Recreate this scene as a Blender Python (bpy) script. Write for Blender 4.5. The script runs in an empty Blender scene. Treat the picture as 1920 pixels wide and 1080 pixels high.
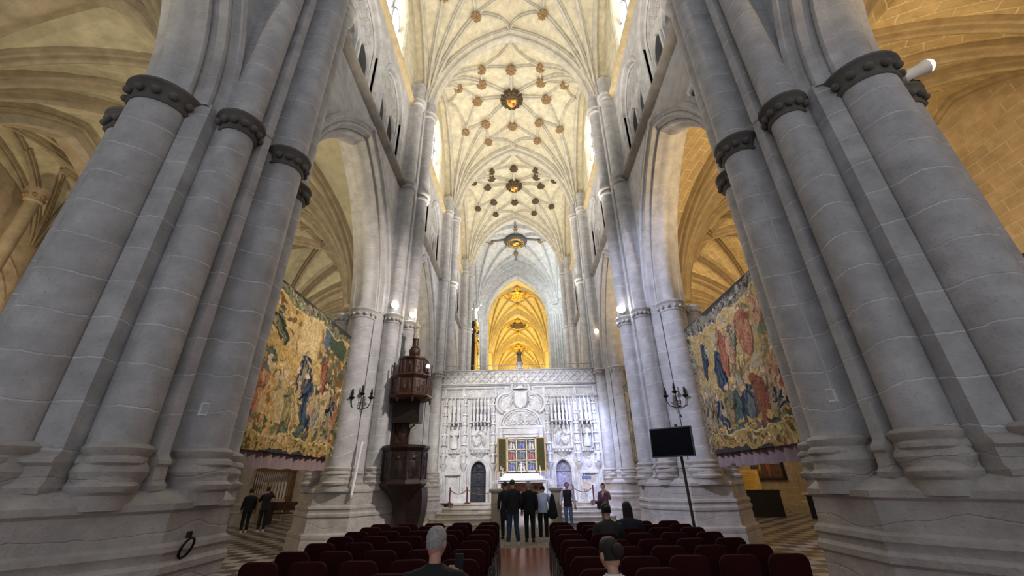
import bpy, bmesh, math, random
import numpy as np
from mathutils import Vector, Matrix, noise
from mathutils.geometry import tessellate_polygon
RND = random.Random(11)
SC = bpy.context.scene
COL = SC.collection
PI = math.pi

# ---------------------------------------------------------------- object helpers
def link(o, parent=None):
    COL.objects.link(o)
    if parent is not None:
        o.parent = parent
    return o
def tag(o, label=None, cat=None, group=None, kind=None):
    if label: o['label'] = label
    if cat: o['category'] = cat
    if group: o['group'] = group
    if kind: o['kind'] = kind
    return o
def thing(name, label, cat, loc=(0, 0, 0), rz=0.0, group=None):
    o = bpy.data.objects.new(name, None)
    o.empty_display_size = .1
    o.location = loc; o.rotation_euler = (0, 0, rz)
    link(o)
    return tag(o, label, cat, group)
def copy_tree(o, parent=None):
    c = o.copy(); COL.objects.link(c)
    if parent is not None: c.parent = parent
    for ch in list(o.children):
        copy_tree(ch, c)
    return c

class MB:
    def __init__(s): s.v = []; s.f = []; s.m = []; s.uv = None
    def add(s, vs, fs, mi=0):
        b = len(s.v); s.v.extend([tuple(p) for p in vs])
        s.f.extend([tuple(b + i for i in f) for f in fs]); s.m.extend([mi] * len(fs)); return s
    def box(s, x0, x1, y0, y1, z0, z1, mi=0):
        v = [(x, y, z) for z in (z0, z1) for y in (y0, y1) for x in (x0, x1)]
        return s.add(v, [(0, 2, 3, 1), (4, 5, 7, 6), (0, 1, 5, 4), (2, 6, 7, 3), (0, 4, 6, 2), (1, 3, 7, 5)], mi)
    def obox(s, M, sx, sy, sz, mi=0):
        v = [M @ Vector((x * sx / 2, y * sy / 2, z * sz / 2)) for z in (-1, 1) for y in (-1, 1) for x in (-1, 1)]
        return s.add(v, [(0, 2, 3, 1), (4, 5, 7, 6), (0, 1, 5, 4), (2, 6, 7, 3), (0, 4, 6, 2), (1, 3, 7, 5)], mi)
    def loft(s, rings, closed=True, cap0=False, cap1=False, mi=0):
        n = len(rings[0]); v = [p for r in rings for p in r]; f = []
        for i in range(len(rings) - 1):
            for j in range(n if closed else n - 1):
                k = (j + 1) % n
                f.append((i * n + j, i * n + k, (i + 1) * n + k, (i + 1) * n + j))
        if cap0: f.append(tuple(range(n - 1, -1, -1)))
        if cap1: f.append(tuple((len(rings) - 1) * n + j for j in range(n)))
        return s.add(v, f, mi)
    def prism(s, poly, z0, z1, poly1=None, mi=0):
        return s.loft([[(x, y, z0) for x, y in poly], [(x, y, z1) for x, y in (poly1 or poly)]], True, True, True, mi)
    def lathe(s, prof, c=(0, 0, 0), n=16, a0=0, a1=2 * PI, sx=1, sy=1, mi=0, cap=True):
        full = abs(a1 - a0 - 2 * PI) < 1e-6
        m = n if full else n + 1
        rings = [[(c[0] + r * sx * math.cos(a0 + (a1 - a0) * j / n), c[1] + r * sy * math.sin(a0 + (a1 - a0) * j / n), c[2] + z) for j in range(m)] for r, z in prof]
        return s.loft(rings, full, cap and full, cap and full, mi)
    def tube(s, path, r, n=8, mi=0, cap=True, closed=False):
        P = [Vector(p) for p in path]; rings = []; ref = None
        for i, p in enumerate(P):
            if closed: t = (P[(i + 1) % len(P)] - P[i - 1])
            else: t = (P[min(i + 1, len(P) - 1)] - P[max(i - 1, 0)])
            t.normalize()
            if ref is None:
                ref = Vector((0, 0, 1)) if abs(t.z) < .9 else Vector((1, 0, 0))
            a = (ref - t * ref.dot(t)).normalized(); b = t.cross(a); ref = a
            rr = r[i] if isinstance(r, (list, tuple)) else r
            rings.append([p + a * rr * math.cos(2 * PI * j / n) + b * rr * math.sin(2 * PI * j / n) for j in range(n)])
        if closed: rings.append(rings[0])
        return s.loft(rings, True, cap and not closed, cap and not closed, mi)
    def sweep(s, path, prof, side=None, mi=0, cap=True):
        P = [Vector(p) for p in path]; rings = []
        for i, p in enumerate(P):
            t = (P[min(i + 1, len(P) - 1)] - P[max(i - 1, 0)]).normalized()
            sd = Vector(side) if side is not None else t.cross(Vector((0, 0, 1))).normalized()
            up = sd.cross(t).normalized()
            rings.append([p + sd * a + up * b for a, b in prof])
        return s.loft(rings, True, cap, cap, mi)
    def ball(s, c, r, n=12, m=8, M=None, mi=0):
        if not isinstance(r, (tuple, list)): r = (r, r, r)
        rings = []
        for i in range(m + 1):
            th = -PI / 2 + PI * i / m; cr = max(math.cos(th), 1e-3)
            ring = [Vector((r[0] * cr * math.cos(2 * PI * j / n), r[1] * cr * math.sin(2 * PI * j / n), r[2] * math.sin(th))) for j in range(n)]
            if M is not None: ring = [M @ p for p in ring]
            rings.append([p + Vector(c) for p in ring])
        return s.loft(rings, True, True, True, mi)
    def plate(s, outer, holes, mapf, w0, w1, mi=0, rim=True):
        """flat wall piece with holes; mapf(u, h, w) -> point"""
        loops = [list(outer)] + [list(h) for h in holes]
        tris = tessellate_polygon([[Vector((u, h, 0)) for u, h in L] for L in loops])
        flat = [p for L in loops for p in L]; n = len(flat)
        v = [mapf(u, h, w0) for u, h in flat] + [mapf(u, h, w1) for u, h in flat]
        f = [tuple(t) for t in tris] + [tuple(n + i for i in reversed(t)) for t in tris]
        if rim:
            b = 0
            for L in loops:
                k = len(L)
                for i in range(k):
                    j = (i + 1) % k
                    f.append((b + i, b + j, n + b + j, n + b + i))
                b += k
        return s.add(v, f, mi)
    def archband(s, prof, uc, h0, hs, rise, mapf, n=14, leg=0.0, mi=0):
        """moulding prof [(radial offset, depth)] swept round a pointed arch of inner half-span hs"""
        Rr = (hs * hs + rise * rise) / (2 * hs); c = Rr - hs
        for sg in (-1, 1):
            rings = []
            if leg > 0:
                rings.append([mapf(uc + sg * (hs + r), h0 - leg, w) for r, w in prof])
            for i in range(n + 1):
                ring = []
                for r, w in prof:
                    am = math.acos(max(-1, min(1, c / (Rr + r)))); a = am * i / n
                    ring.append(mapf(uc + sg * ((Rr + r) * math.cos(a) - c), h0 + (Rr + r) * math.sin(a), w))
                rings.append(ring)
            s.loft(rings, False, mi=mi)
        return s
    def build(s, name, mats, parent=None, ang=38, smooth=True):
        me = bpy.data.meshes.new(name)
        me.from_pydata([tuple(p) for p in s.v], [], s.f)
        if not isinstance(mats, (list, tuple)): mats = [mats]
        for m in mats: me.materials.append(m)
        if len(mats) > 1: me.polygons.foreach_set('material_index', s.m)
        bm = bmesh.new(); bm.from_mesh(me); bmesh.ops.recalc_face_normals(bm, faces=bm.faces); bm.to_mesh(me); bm.free()
        if smooth:
            me.shade_smooth(); me.set_sharp_from_angle(angle=math.radians(ang))
        o = bpy.data.objects.new(name, me)
        return link(o, parent)

def arch_poly(uc, h0, hs, rise, n=12, base=None):
    """closed outline of a pointed arch opening, from base up"""
    Rr = (hs * hs + rise * rise) / (2 * hs); c = Rr - hs; am = math.acos(max(-1, min(1, c / Rr)))
    L = [(uc - (Rr * math.cos(am * i / n) - c), h0 + Rr * math.sin(am * i / n)) for i in range(n + 1)]
    Rt = [(uc + (Rr * math.cos(am * i / n) - c), h0 + Rr * math.sin(am * i / n)) for i in range(n - 1, -1, -1)]
    pts = L + Rt
    if base is not None and base < h0 - 1e-6:
        pts = [(uc - hs, base)] + pts + [(uc + hs, base)]
    return pts
def circ(c, r, n=16, a0=0):
    return [(c[0] + r * math.cos(a0 + 2 * PI * i / n), c[1] + r * math.sin(a0 + 2 * PI * i / n)) for i in range(n)]
def bez(p0, p1, p2, n=10):
    p0, p1, p2 = Vector(p0), Vector(p1), Vector(p2)
    return [p0 * (1 - t) ** 2 + p1 * 2 * t * (1 - t) + p2 * t * t for t in [i / n for i in range(n + 1)]]
def roll(cx, cy, r, a0, a1, n=6):
    return [(cx + r * math.cos(math.radians(a0 + (a1 - a0) * i / n)), cy + r * math.sin(math.radians(a0 + (a1 - a0) * i / n))) for i in range(n + 1)]

# ---------------------------------------------------------------- materials
class NT:
    def __init__(s, name):
        s.m = bpy.data.materials.new(name); s.m.use_nodes = True
        s.t = s.m.node_tree; s.p = s.t.nodes['Principled BSDF']; s.x = 0
    def n(s, ty, **kw):
        nd = s.t.nodes.new(ty)
        for k, v in kw.items(): setattr(nd, k, v)
        return nd
    def l(s, a, b): s.t.links.new(a, b)
    def inp(s, k, v): s.p.inputs[k].default_value = v
def plain(name, col, rough=.6, metal=0.0, var=.12, scale=6, bump=.0, bscale=40, spec=.4, emis=None, estr=0):
    t = NT(name); t.inp('Roughness', rough); t.inp('Metallic', metal); t.inp('Specular IOR Level', spec)
    co = t.n('ShaderNodeTexCoord'); nz = t.n('ShaderNodeTexNoise'); nz.inputs['Scale'].default_value = scale; nz.inputs['Detail'].default_value = 5
    t.l(co.outputs['Object'], nz.inputs['Vector'])
    rp = t.n('ShaderNodeValToRGB'); c = col
    rp.color_ramp.elements[0].position = .3; rp.color_ramp.elements[1].position = .7
    rp.color_ramp.elements[0].color = (c[0] * (1 - var), c[1] * (1 - var), c[2] * (1 - var), 1)
    rp.color_ramp.elements[1].color = (min(1, c[0] * (1 + var)), min(1, c[1] * (1 + var)), min(1, c[2] * (1 + var)), 1)
    t.l(nz.outputs['Fac'], rp.inputs['Fac']); t.l(rp.outputs['Color'], t.p.inputs['Base Color'])
    if bump > 0:
        n2 = t.n('ShaderNodeTexNoise'); n2.inputs['Scale'].default_value = bscale; n2.inputs['Detail'].default_value = 6
        t.l(co.outputs['Object'], n2.inputs['Vector'])
        b = t.n('ShaderNodeBump'); b.inputs['Strength'].default_value = bump; b.inputs['Distance'].default_value = .02
        t.l(n2.outputs['Fac'], b.inputs['Height']); t.l(b.outputs['Normal'], t.p.inputs['Normal'])
    if emis:
        t.inp('Emission Color', (*emis, 1)); t.inp('Emission Strength', estr)
    return t.m
def stone(name, col, joint=None, course=.62, mode='z', stain=(.35, .30, .22), stainamt=.35, jw=.018, bw=.9, jamt=.75, bump=.7, bvar=.1):
    """masonry: blotchy stone, mortar joints (mode 'z' courses only, 'yz'/'xz' blocks in a wall plane, 'uv' blocks on a vault)"""
    t = NT(name); t.inp('Roughness', .85); t.inp('Specular IOR Level', .25)
    geo = t.n('ShaderNodeNewGeometry'); sep = t.n('ShaderNodeSeparateXYZ'); t.l(geo.outputs['Position'], sep.inputs[0])
    def noise_n(sc, det=6, vec=None, rough=.6):
        z = t.n('ShaderNodeTexNoise'); z.inputs['Scale'].default_value = sc; z.inputs['Detail'].default_value = det; z.inputs['Roughness'].default_value = rough
        t.l(vec or geo.outputs['Position'], z.inputs['Vector']); return z.outputs['Fac']
    def math_n(op, a, b=None, c=None):
        m = t.n('ShaderNodeMath', operation=op)
        for i, q in enumerate((a, b, c)):
            if q is None: continue
            if isinstance(q, (int, float)): m.inputs[i].default_value = q
            else: t.l(q, m.inputs[i])
        return m.outputs[0]
    def mix(f, a, b):
        m = t.n('ShaderNodeMix', data_type='RGBA')
        if isinstance(f, (int, float)): m.inputs[0].default_value = f
        else: t.l(f, m.inputs[0])
        for i, q in ((6, a), (7, b)):
            if isinstance(q, tuple): m.inputs[i].default_value = (*q, 1)
            else: t.l(q, m.inputs[i])
        return m.outputs[2]
    def ramp(f, p0, p1):
        r = t.n('ShaderNodeMapRange'); r.inputs[1].default_value = p0; r.inputs[2].default_value = p1; t.l(f, r.inputs[0]); return r.outputs[0]
    big = noise_n(.55); mid = noise_n(3.1, 8); fine = noise_n(28, 5)
    dk = tuple(c * .72 for c in col); lt = tuple(min(1, c * 1.16) for c in col)
    base = mix(ramp(mid, .3, .7), dk, lt)
    base = mix(math_n('MULTIPLY', ramp(big, .48, .72), stainamt), base, stain)
    base = mix(math_n('MULTIPLY', ramp(fine, .58, .70), .38), base, tuple(c * .42 for c in col))
    pit = noise_n(7.5, 9, rough=.75); base = mix(math_n('MULTIPLY', ramp(pit, .60, .70), .35), base, tuple(c * .5 for c in col))
    hgt = math_n('ADD', math_n('MULTIPLY', mid, .5), math_n('MULTIPLY', fine, .35))
    if joint:
        if mode == 'z':
            lo = t.n('ShaderNodeTexNoise'); lo.inputs['Scale'].default_value = 1.1; lo.inputs['Detail'].default_value = 1
            mp = t.n('ShaderNodeMapping'); mp.inputs['Scale'].default_value = (1, 1, .05); t.l(geo.outputs['Position'], mp.inputs['Vector']); t.l(mp.outputs[0], lo.inputs['Vector'])
            wob = math_n('MULTIPLY', noise_n(9, 2), .05)
            zz = math_n('ADD', math_n('ADD', sep.outputs[2], wob), math_n('MULTIPLY', lo.outputs['Fac'], .5))
            fr = math_n('FRACT', math_n('DIVIDE', zz, course))
            dist = math_n('MULTIPLY', math_n('ABSOLUTE', math_n('SUBTRACT', fr, .5)), course)
            j = ramp(dist, course / 2 - jw, course / 2 - jw * .45)
            blk = math_n('FRACT', math_n('MULTIPLY', math_n('SINE', math_n('MULTIPLY', math_n('FLOOR', math_n('ADD', math_n('DIVIDE', zz, course), .5)), 12.9898)), 43758.5))
        else:
            comb = t.n('ShaderNodeCombineXYZ')
            if mode == 'uv':
                uv = t.n('ShaderNodeTexCoord'); t.l(uv.outputs['UV'], comb.inputs[0]); vec = uv.outputs['UV']
            else:
                t.l(sep.outputs[1 if mode == 'yz' else 0], comb.inputs[0]); t.l(sep.outputs[2], comb.inputs[1]); vec = comb.outputs[0]
            nz = t.n('ShaderNodeTexNoise'); nz.inputs['Scale'].default_value = 3; t.l(vec, nz.inputs['Vector'])
            va = t.n('ShaderNodeVectorMath', operation='MULTIPLY_ADD'); va.inputs[1].default_value = (.07, .05, 0)
            t.l(nz.outputs['Color'], va.inputs[0]); t.l(vec, va.inputs[2])
            br = t.n('ShaderNodeTexBrick'); br.inputs['Scale'].default_value = 1; br.inputs['Mortar Size'].default_value = jw
            br.inputs['Mortar Smooth'].default_value = .4; br.inputs['Brick Width'].default_value = bw; br.inputs['Row Height'].default_value = course
            br.inputs['Color1'].default_value = (0, 0, 0, 1); br.inputs['Color2'].default_value = (1, 1, 1, 1); br.inputs['Mortar'].default_value = (.5, .5, .5, 1)
            t.l(va.outputs[0], br.inputs['Vector']); j = br.outputs['Fac']
            sp = t.n('ShaderNodeSeparateColor'); t.l(br.outputs['Color'], sp.inputs[0]); blk = sp.outputs[0]
        base = mix(math_n('MULTIPLY', blk, bvar * 2), base, tuple(c * .62 for c in col))
        jn = ramp(noise_n(2.2, 3), .25, .6)
        base = mix(math_n('MULTIPLY', math_n('MULTIPLY', j, jn), jamt), base, joint)
        hgt = math_n('SUBTRACT', hgt, math_n('MULTIPLY', j, .25))
    t.l(base, t.p.inputs['Base Color'])
    b = t.n('ShaderNodeBump'); b.inputs['Strength'].default_value = bump; b.inputs['Distance'].default_value = .03
    t.l(hgt, b.inputs['Height']); t.l(b.outputs['Normal'], t.p.inputs['Normal'])
    return t.m
def vcol(name, rough=.9, bump=.15, bs=180):
    t = NT(name); t.inp('Roughness', rough); t.inp('Specular IOR Level', .15)
    a = t.n('ShaderNodeVertexColor', layer_name='Col'); t.l(a.outputs['Color'], t.p.inputs['Base Color'])
    co = t.n('ShaderNodeTexCoord'); w = t.n('ShaderNodeTexNoise'); w.inputs['Scale'].default_value = bs; t.l(co.outputs['Object'], w.inputs['Vector'])
    b = t.n('ShaderNodeBump'); b.inputs['Strength'].default_value = bump; b.inputs['Distance'].default_value = .01
    t.l(w.outputs['Fac'], b.inputs['Height']); t.l(b.outputs['Normal'], t.p.inputs['Normal'])
    return t.m
def glow(name, col, strength):
    m = bpy.data.materials.new(name); m.use_nodes = True; t = m.node_tree; t.nodes.clear()
    e = t.nodes.new('ShaderNodeEmission'); e.inputs[0].default_value = (*col, 1); e.inputs[1].default_value = strength
    nz = t.nodes.new('ShaderNodeTexNoise'); nz.inputs['Scale'].default_value = 2
    mr = t.nodes.new('ShaderNodeMapRange'); mr.inputs[3].default_value = strength * .8; mr.inputs[4].default_value = strength * 1.2
    t.links.new(nz.outputs['Fac'], mr.inputs[0]); t.links.new(mr.outputs[0], e.inputs[1])
    o = t.nodes.new('ShaderNodeOutputMaterial'); t.links.new(e.outputs[0], o.inputs[0]); return m

M = {}
M['base'] = stone('pier_base_stone', (.44, .405, .37), joint=(.6, .57, .52), course=.50, mode='z', stain=(.33, .28, .23), jw=.012, jamt=.25, bump=.9)
M['pier'] = stone('pier_stone', (.50, .485, .475), joint=(.80, .79, .77), course=.45, mode='z', stain=(.36, .33, .30), jw=.012, jamt=.62)
M['wall'] = stone('nave_wall_stone', (.56, .545, .53), joint=(.68, .67, .65), course=.38, mode='yz', bw=.85, jw=.012, jamt=.3, stain=(.47, .43, .37), stainamt=.4, bvar=.03)
M['mould'] = stone('moulding_stone', (.52, .505, .49), joint=(.70, .69, .67), course=.5, mode='z', jw=.012, jamt=.45, stain=(.42, .37, .30))
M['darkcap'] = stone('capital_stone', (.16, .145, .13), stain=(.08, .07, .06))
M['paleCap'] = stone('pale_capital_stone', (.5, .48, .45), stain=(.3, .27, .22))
M['web'] = stone('vault_plaster', (.70, .63, .46), joint=(.62, .56, .42), course=.42, mode='uv', bw=.8, jw=.012, jamt=.3, stain=(.60, .50, .31), stainamt=.5, bump=.25, bvar=.02)
M['rib'] = stone('rib_stone', (.61, .565, .46), stain=(.50, .43, .30), joint=(.75, .7, .58), course=.6, mode='z', jamt=.3)
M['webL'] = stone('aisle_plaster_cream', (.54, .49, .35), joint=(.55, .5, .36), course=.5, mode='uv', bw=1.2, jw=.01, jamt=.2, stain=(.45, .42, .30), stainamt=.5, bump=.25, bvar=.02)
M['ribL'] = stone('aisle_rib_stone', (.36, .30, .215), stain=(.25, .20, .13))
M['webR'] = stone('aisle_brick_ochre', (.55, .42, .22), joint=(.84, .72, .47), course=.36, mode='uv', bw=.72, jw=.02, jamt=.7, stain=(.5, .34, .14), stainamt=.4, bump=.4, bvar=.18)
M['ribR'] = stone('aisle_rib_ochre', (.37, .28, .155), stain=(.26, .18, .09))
M['wallR'] = stone('outer_wall_brick', (.46, .35, .21), joint=(.62, .51, .33), course=.36, mode='yz', bw=.8, jw=.02, jamt=.55, stain=(.40, .28, .13), stainamt=.5, bump=.6, bvar=.22)
M['wallL'] = stone('outer_wall_stone', (.42, .37, .30), joint=(.5, .45, .36), course=.42, mode='yz', bw=.9, jw=.014, jamt=.3, stain=(.32, .27, .19))
M['goldweb'] = stone('chancel_vault_gold', (.76, .64, .32), joint=(.8, .7, .4), course=.45, mode='uv', bw=.9, jw=.014, jamt=.3, stain=(.62, .46, .16), bump=.25, bvar=.05)
M['goldrib'] = stone('chancel_rib_gold', (.56, .46, .23), stain=(.42, .31, .12))
M['white'] = stone('carved_white_stone', (.60, .59, .585), stain=(.58, .55, .50), stainamt=.35, bump=.35)
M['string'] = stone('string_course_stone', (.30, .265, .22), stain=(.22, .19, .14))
M['goldlit_string'] = stone('upper_string_gold_lit', (.56, .44, .25), stain=(.5, .36, .14))  # golden light on the upper string is put into this colour
M['boss'] = plain('boss_brown', (.30, .19, .085), .7, var=.5, scale=14, bump=.8, bscale=26)
M['bossdark'] = plain('boss_dark', (.10, .065, .03), .6, var=.5, scale=16, bump=.8, bscale=24)
M['gold'] = plain('gilding', (.80, .48, .10), .35, .75, var=.35, scale=18, bump=.5, bscale=30)
M['red'] = plain('heraldic_red', (.45, .05, .03), .6)
M['wood'] = plain('dark_walnut', (.017, .008, .006), .42, var=.45, scale=9, bump=.4, bscale=30)
M['wood2'] = plain('red_walnut', (.045, .017, .010), .45, var=.5, scale=10, bump=.4, bscale=30)
M['iron'] = plain('black_iron', (.018, .016, .015), .5, .6)
M['black'] = plain('matt_black', (.008, .008, .009), .5)
M['chairred'] = plain('dark_red_upholstery', (.026, .0018, .003), .8, var=.2, scale=30, bump=.2, bscale=200, spec=.12)
M['chairmetal'] = plain('chair_frame_grey', (.14, .135, .13), .4, .6)
M['lampwhite'] = plain('lamp_housing', (.75, .75, .74), .4)
M['glowwarm'] = glow('lamp_glow_warm', (1, .80, .50), 26)
M['glowcool'] = glow('lamp_glow_cool', (1, .97, .92), 30)
M['window'] = glow('daylight_pane', (.93, .97, 1.0), 3.2)
M['tapestry'] = vcol('tapestry_weave')
M['paint'] = vcol('painted_panel', .5, .05)
M['lining'] = plain('pinkish_lining_cloth', (.25, .175, .165), .9, var=.1)
M['pillarstone'] = stone('post_stone', (.40, .36, .29), stain=(.28, .24, .17))
M['cloth'] = plain('white_altar_cloth', (.8, .8, .82), .8, var=.04)
M['rope'] = plain('rope_dark', (.12, .07, .05), .8)
M['redpost'] = plain('stanchion_red', (.10, .02, .018), .45)
M['statue'] = stone('statue_stone', (.66, .62, .56), stain=(.45, .40, .32))
M['pinkst'] = plain('painted_figure', (.42, .26, .2), .6, var=.4, scale=22)
# ---------------------------------------------------------------- setting: plan constants (metres)
B = 8.05
def YK(k): return 5.15 + (k - 1) * B
PX = 4.95            # pillar axis from the nave axis
WF = 4.42           # nave wall face
AX = 14.0           # outer aisle wall
ZC, ZS, ZV, ZT = 6.66, 12.15, 16.75, 1.98
def smap(s): return lambda u, h, w: (s * w, u, h)

# floor
def floor_mat():
    t = NT('checker_marble_floor'); t.inp('Roughness', .32); t.inp('Specular IOR Level', .45)
    geo = t.n('ShaderNodeNewGeometry')
    ck = t.n('ShaderNodeTexChecker'); ck.inputs['Scale'].default_value = 1 / .42
    ck.inputs[1].default_value = (.055, .05, .05, 1); ck.inputs[2].default_value = (.30, .275, .25, 1)
    mp = t.n('ShaderNodeMapping'); mp.inputs['Location'].default_value = (.1, .2, .21); t.l(geo.outputs['Position'], mp.inputs[0]); t.l(mp.outputs[0], ck.inputs[0])
    nz = t.n('ShaderNodeTexNoise'); nz.inputs['Scale'].default_value = 3; nz.inputs['Detail'].default_value = 6; t.l(geo.outputs['Position'], nz.inputs['Vector'])
    mx = t.n('ShaderNodeMix', data_type='RGBA', blend_type='OVERLAY'); mx.inputs[0].default_value = .5
    t.l(ck.outputs['Color'], mx.inputs[6]); t.l(nz.outputs['Fac'], mx.inputs[7]); t.l(mx.outputs[2], t.p.inputs['Base Color'])
    return t.m
def terracotta():
    t = NT('polished_terracotta_floor'); t.inp('Roughness', .25); t.inp('Specular IOR Level', .5)
    geo = t.n('ShaderNodeNewGeometry')
    br = t.n('ShaderNodeTexBrick'); br.inputs['Scale'].default_value = 1; br.inputs['Brick Width'].default_value = .32; br.inputs['Row Height'].default_value = .32; br.inputs['Mortar Size'].default_value = .006
    br.inputs['Color1'].default_value = (.27, .10, .04, 1); br.inputs['Color2'].default_value = (.20, .075, .03, 1); br.inputs['Mortar'].default_value = (.10, .05, .03, 1)
    t.l(geo.outputs['Position'], br.inputs['Vector']); t.l(br.outputs['Color'], t.p.inputs['Base Color'])
    return t.m
f = MB(); f.box(-14.5, 14.5, -6, 64, -.3, 0); tag(f.build('floor', floor_mat(), smooth=False), kind='structure')
f = MB(); f.box(-3.5, 3.45, -5.9, 12.6, 0, .012); tag(f.build('floor_terracotta', terracotta(), smooth=False), kind='structure')
f = MB(); f.box(-3.6, 3.6, 12.6, 20.3, 0, .012); tag(f.build('floor_flagstones', stone('flagstones', (.26, .235, .20), joint=(.12, .1, .09), course=.6, mode='xz', jamt=.6), smooth=False), kind='structure')

# ---------------------------------------------------------------- pillars
def quarter():
    P = roll(1.14, 0, .25, 0, 110, 10) + [(.96, .27), (.93, .36), (1.08, .42), (1.045, .54), (.88, .53)]
    P += roll(.82, .76, .22, -40, 125, 10) + [(.60, .93), (.55, .88), (.57, 1.09), (.36, 1.19), (.29, .98)]
    P += roll(0, 1.18, .36, 12, 168, 12) + [(-.33, .97), (-.40, 1.14), (-.54, 1.05), (-.55, .86)]
    P += roll(-.8, .82, .24, 60, 208, 8) + [(-.95, .55), (-1.04, .53), (-1.06, .44), (-.98, .36)] + roll(-1.13, 0, .26, 96, 180, 7)
    return P
QP = quarter()
def pier_poly(): return QP + [(n, -t) for n, t in reversed(QP[1:-1])]
def upper_poly():
    q = QP[:QP.index((.60, .93)) + 1]
    return q + [(.42, .93), (.42, -.93)] + [(n, -t) for n, t in reversed(q[1:])]
OCT = [(1.29, .46), (.50, 1.40), (-.50, 1.40), (-1.30, .46), (-1.30, -.46), (-.50, -1.40), (.50, -1.40), (1.29, -.46)]
SHAFTS = [(1.14, 0, .25), (.82, .76, .22), (.82, -.76, .22), (0, 1.18, .36), (0, -1.18, .36), (-.8, .82, .24), (-.8, -.82, .24), (-1.13, 0, .26)]
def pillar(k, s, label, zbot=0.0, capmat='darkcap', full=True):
    T = thing('stone_pillar', label, 'pillar', (s * PX, YK(k), zbot))
    tr = lambda poly, sc=1.0: [(-s * n * sc, t * sc) for n, t in poly]
    # stepped, moulded base
    prof = [(1.30, 0), (1.27, .33), (1.25, .36), (1.27, .42), (1.25, .48), (1.17, .52), (1.15, .58), (1.13, .84), (1.17, .87), (1.175, .93), (1.13, .97), (1.135, 1.02), (1.165, 1.05), (1.15, 1.10), (1.07, 1.13),
            (1.055, 1.40), (1.10, 1.43), (1.10, 1.49), (1.02, 1.53), (.90, 1.60), (.5, 1.66)]
    m = MB(); rings = []
    for sc, z in prof:
        ring = []; sc = .96 + (sc - .9) * .52
        P = tr(OCT, sc)
        for i in range(len(P)):
            a, b = P[i], P[(i + 1) % len(P)]
            for q in range(4): ring.append((a[0] + (b[0] - a[0]) * q / 4, a[1] + (b[1] - a[1]) * q / 4, z))
        rings.append(ring)
    m.loft(rings, True, True, True); m.build('base', M['base'], T, ang=30)
    m = MB(); m.loft([[(x * k, y * k, z) for x, y in tr(pier_poly())] for k, z in ((1.07, 1.45), (1.07, 1.58), (1.10, 1.61), (1.11, 1.66), (1.06, 1.70), (1.05, 1.84), (1.075, 1.87), (1.07, 1.91), (1.0, 1.97))], True, True, True); m.build('pedestal', M['base'], T, ang=35)
    for n, t, r in SHAFTS:
        b = MB(); b.lathe([(r + .06, 1.48), (r + .055, 1.70), (r + .075, 1.74), (r + .09, 1.79), (r + .075, 1.84), (r + .05, 1.87), (r + .04, 1.93), (r + .065, 1.97), (r + .075, 2.01), (r + .05, 2.04), (r + .0, 2.06)], (-s * n, t, 0), 16)
        b.build('shaft_base', M['base'], T, ang=30)
    m = MB(); m.prism(tr(pier_poly()), 1.7, ZC - zbot + .05); m.build('shaft_cluster', M['pier'], T, ang=42)
    m = MB(); m.prism(tr(upper_poly()), ZC - zbot + .02, ZV + 1.2 - zbot); m.build('vault_shafts', M['pier'], T, ang=42)
    m = MB(); m.prism(tr([(.45, 1.1), (.45, -1.1), (-.45, -1.1), (-.45, 1.1)]), ZC - zbot, ZC + .3 - zbot); m.build('core', M['mould'], T)
    z = ZC - zbot
    for n, t, r in (SHAFTS if full else SHAFTS[:5]):
        c = MB(); out = math.atan2(t, -s * n)
        c.lathe([(r - .04, z - .31), (r + .015, z - .30), (r + .035, z - .27), (r + .015, z - .24), (r + .03, z - .12), (r + .07, z - .06), (r + .10, z - .03), (r + .105, z + .0), (r + .07, z + .03), (r - .05, z + .09)], (-s * n, t, 0), 28)
        for q in range(-3, 4):
            a = out + q * .48
            c.ball((-s * n + (r + .055) * math.cos(a), t + (r + .055) * math.sin(a), z - .17), (.055, .055, .055), 10, 7)
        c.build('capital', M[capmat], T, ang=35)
    for zz, nm in ((ZS - zbot, 'shaft_ring'), (ZV - zbot, 'vault_capital')):
        for n, t, r in SHAFTS[:3]:
            c = MB(); c.lathe([(r - .02, zz - .22), (r + .07, zz - .20), (r + .09, zz - .15), (r + .03, zz - .11), (r + .03, zz - .02), (r + .12, zz + .03), (r + .13, zz + .09), (r - .02, zz + .12)], (-s * n, t, 0), 16)
            c.build(nm, M['paleCap'], T, ang=35)
    return T
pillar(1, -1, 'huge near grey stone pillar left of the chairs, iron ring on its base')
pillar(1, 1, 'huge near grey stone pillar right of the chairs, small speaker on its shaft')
pillar(2, -1, 'pale lit stone pillar behind the dark carved wooden pulpit', capmat='paleCap')
pillar(2, 1, 'pale bluish lit stone pillar behind the black monitor on a pole', capmat='paleCap')
pillar(3, -1, 'stone pillar closing the left end of the carved white screen', capmat='paleCap', full=False)
pillar(3, 1, 'stone pillar closing the right end of the carved white screen', capmat='paleCap', full=False)
pillar(4, -1, 'distant stone pillar beside the gilded organ above the screen', capmat='paleCap', full=False)
pillar(4, 1, 'distant stone pillar on the right, seen above the screen before the crossing', capmat='paleCap', full=False)

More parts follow.
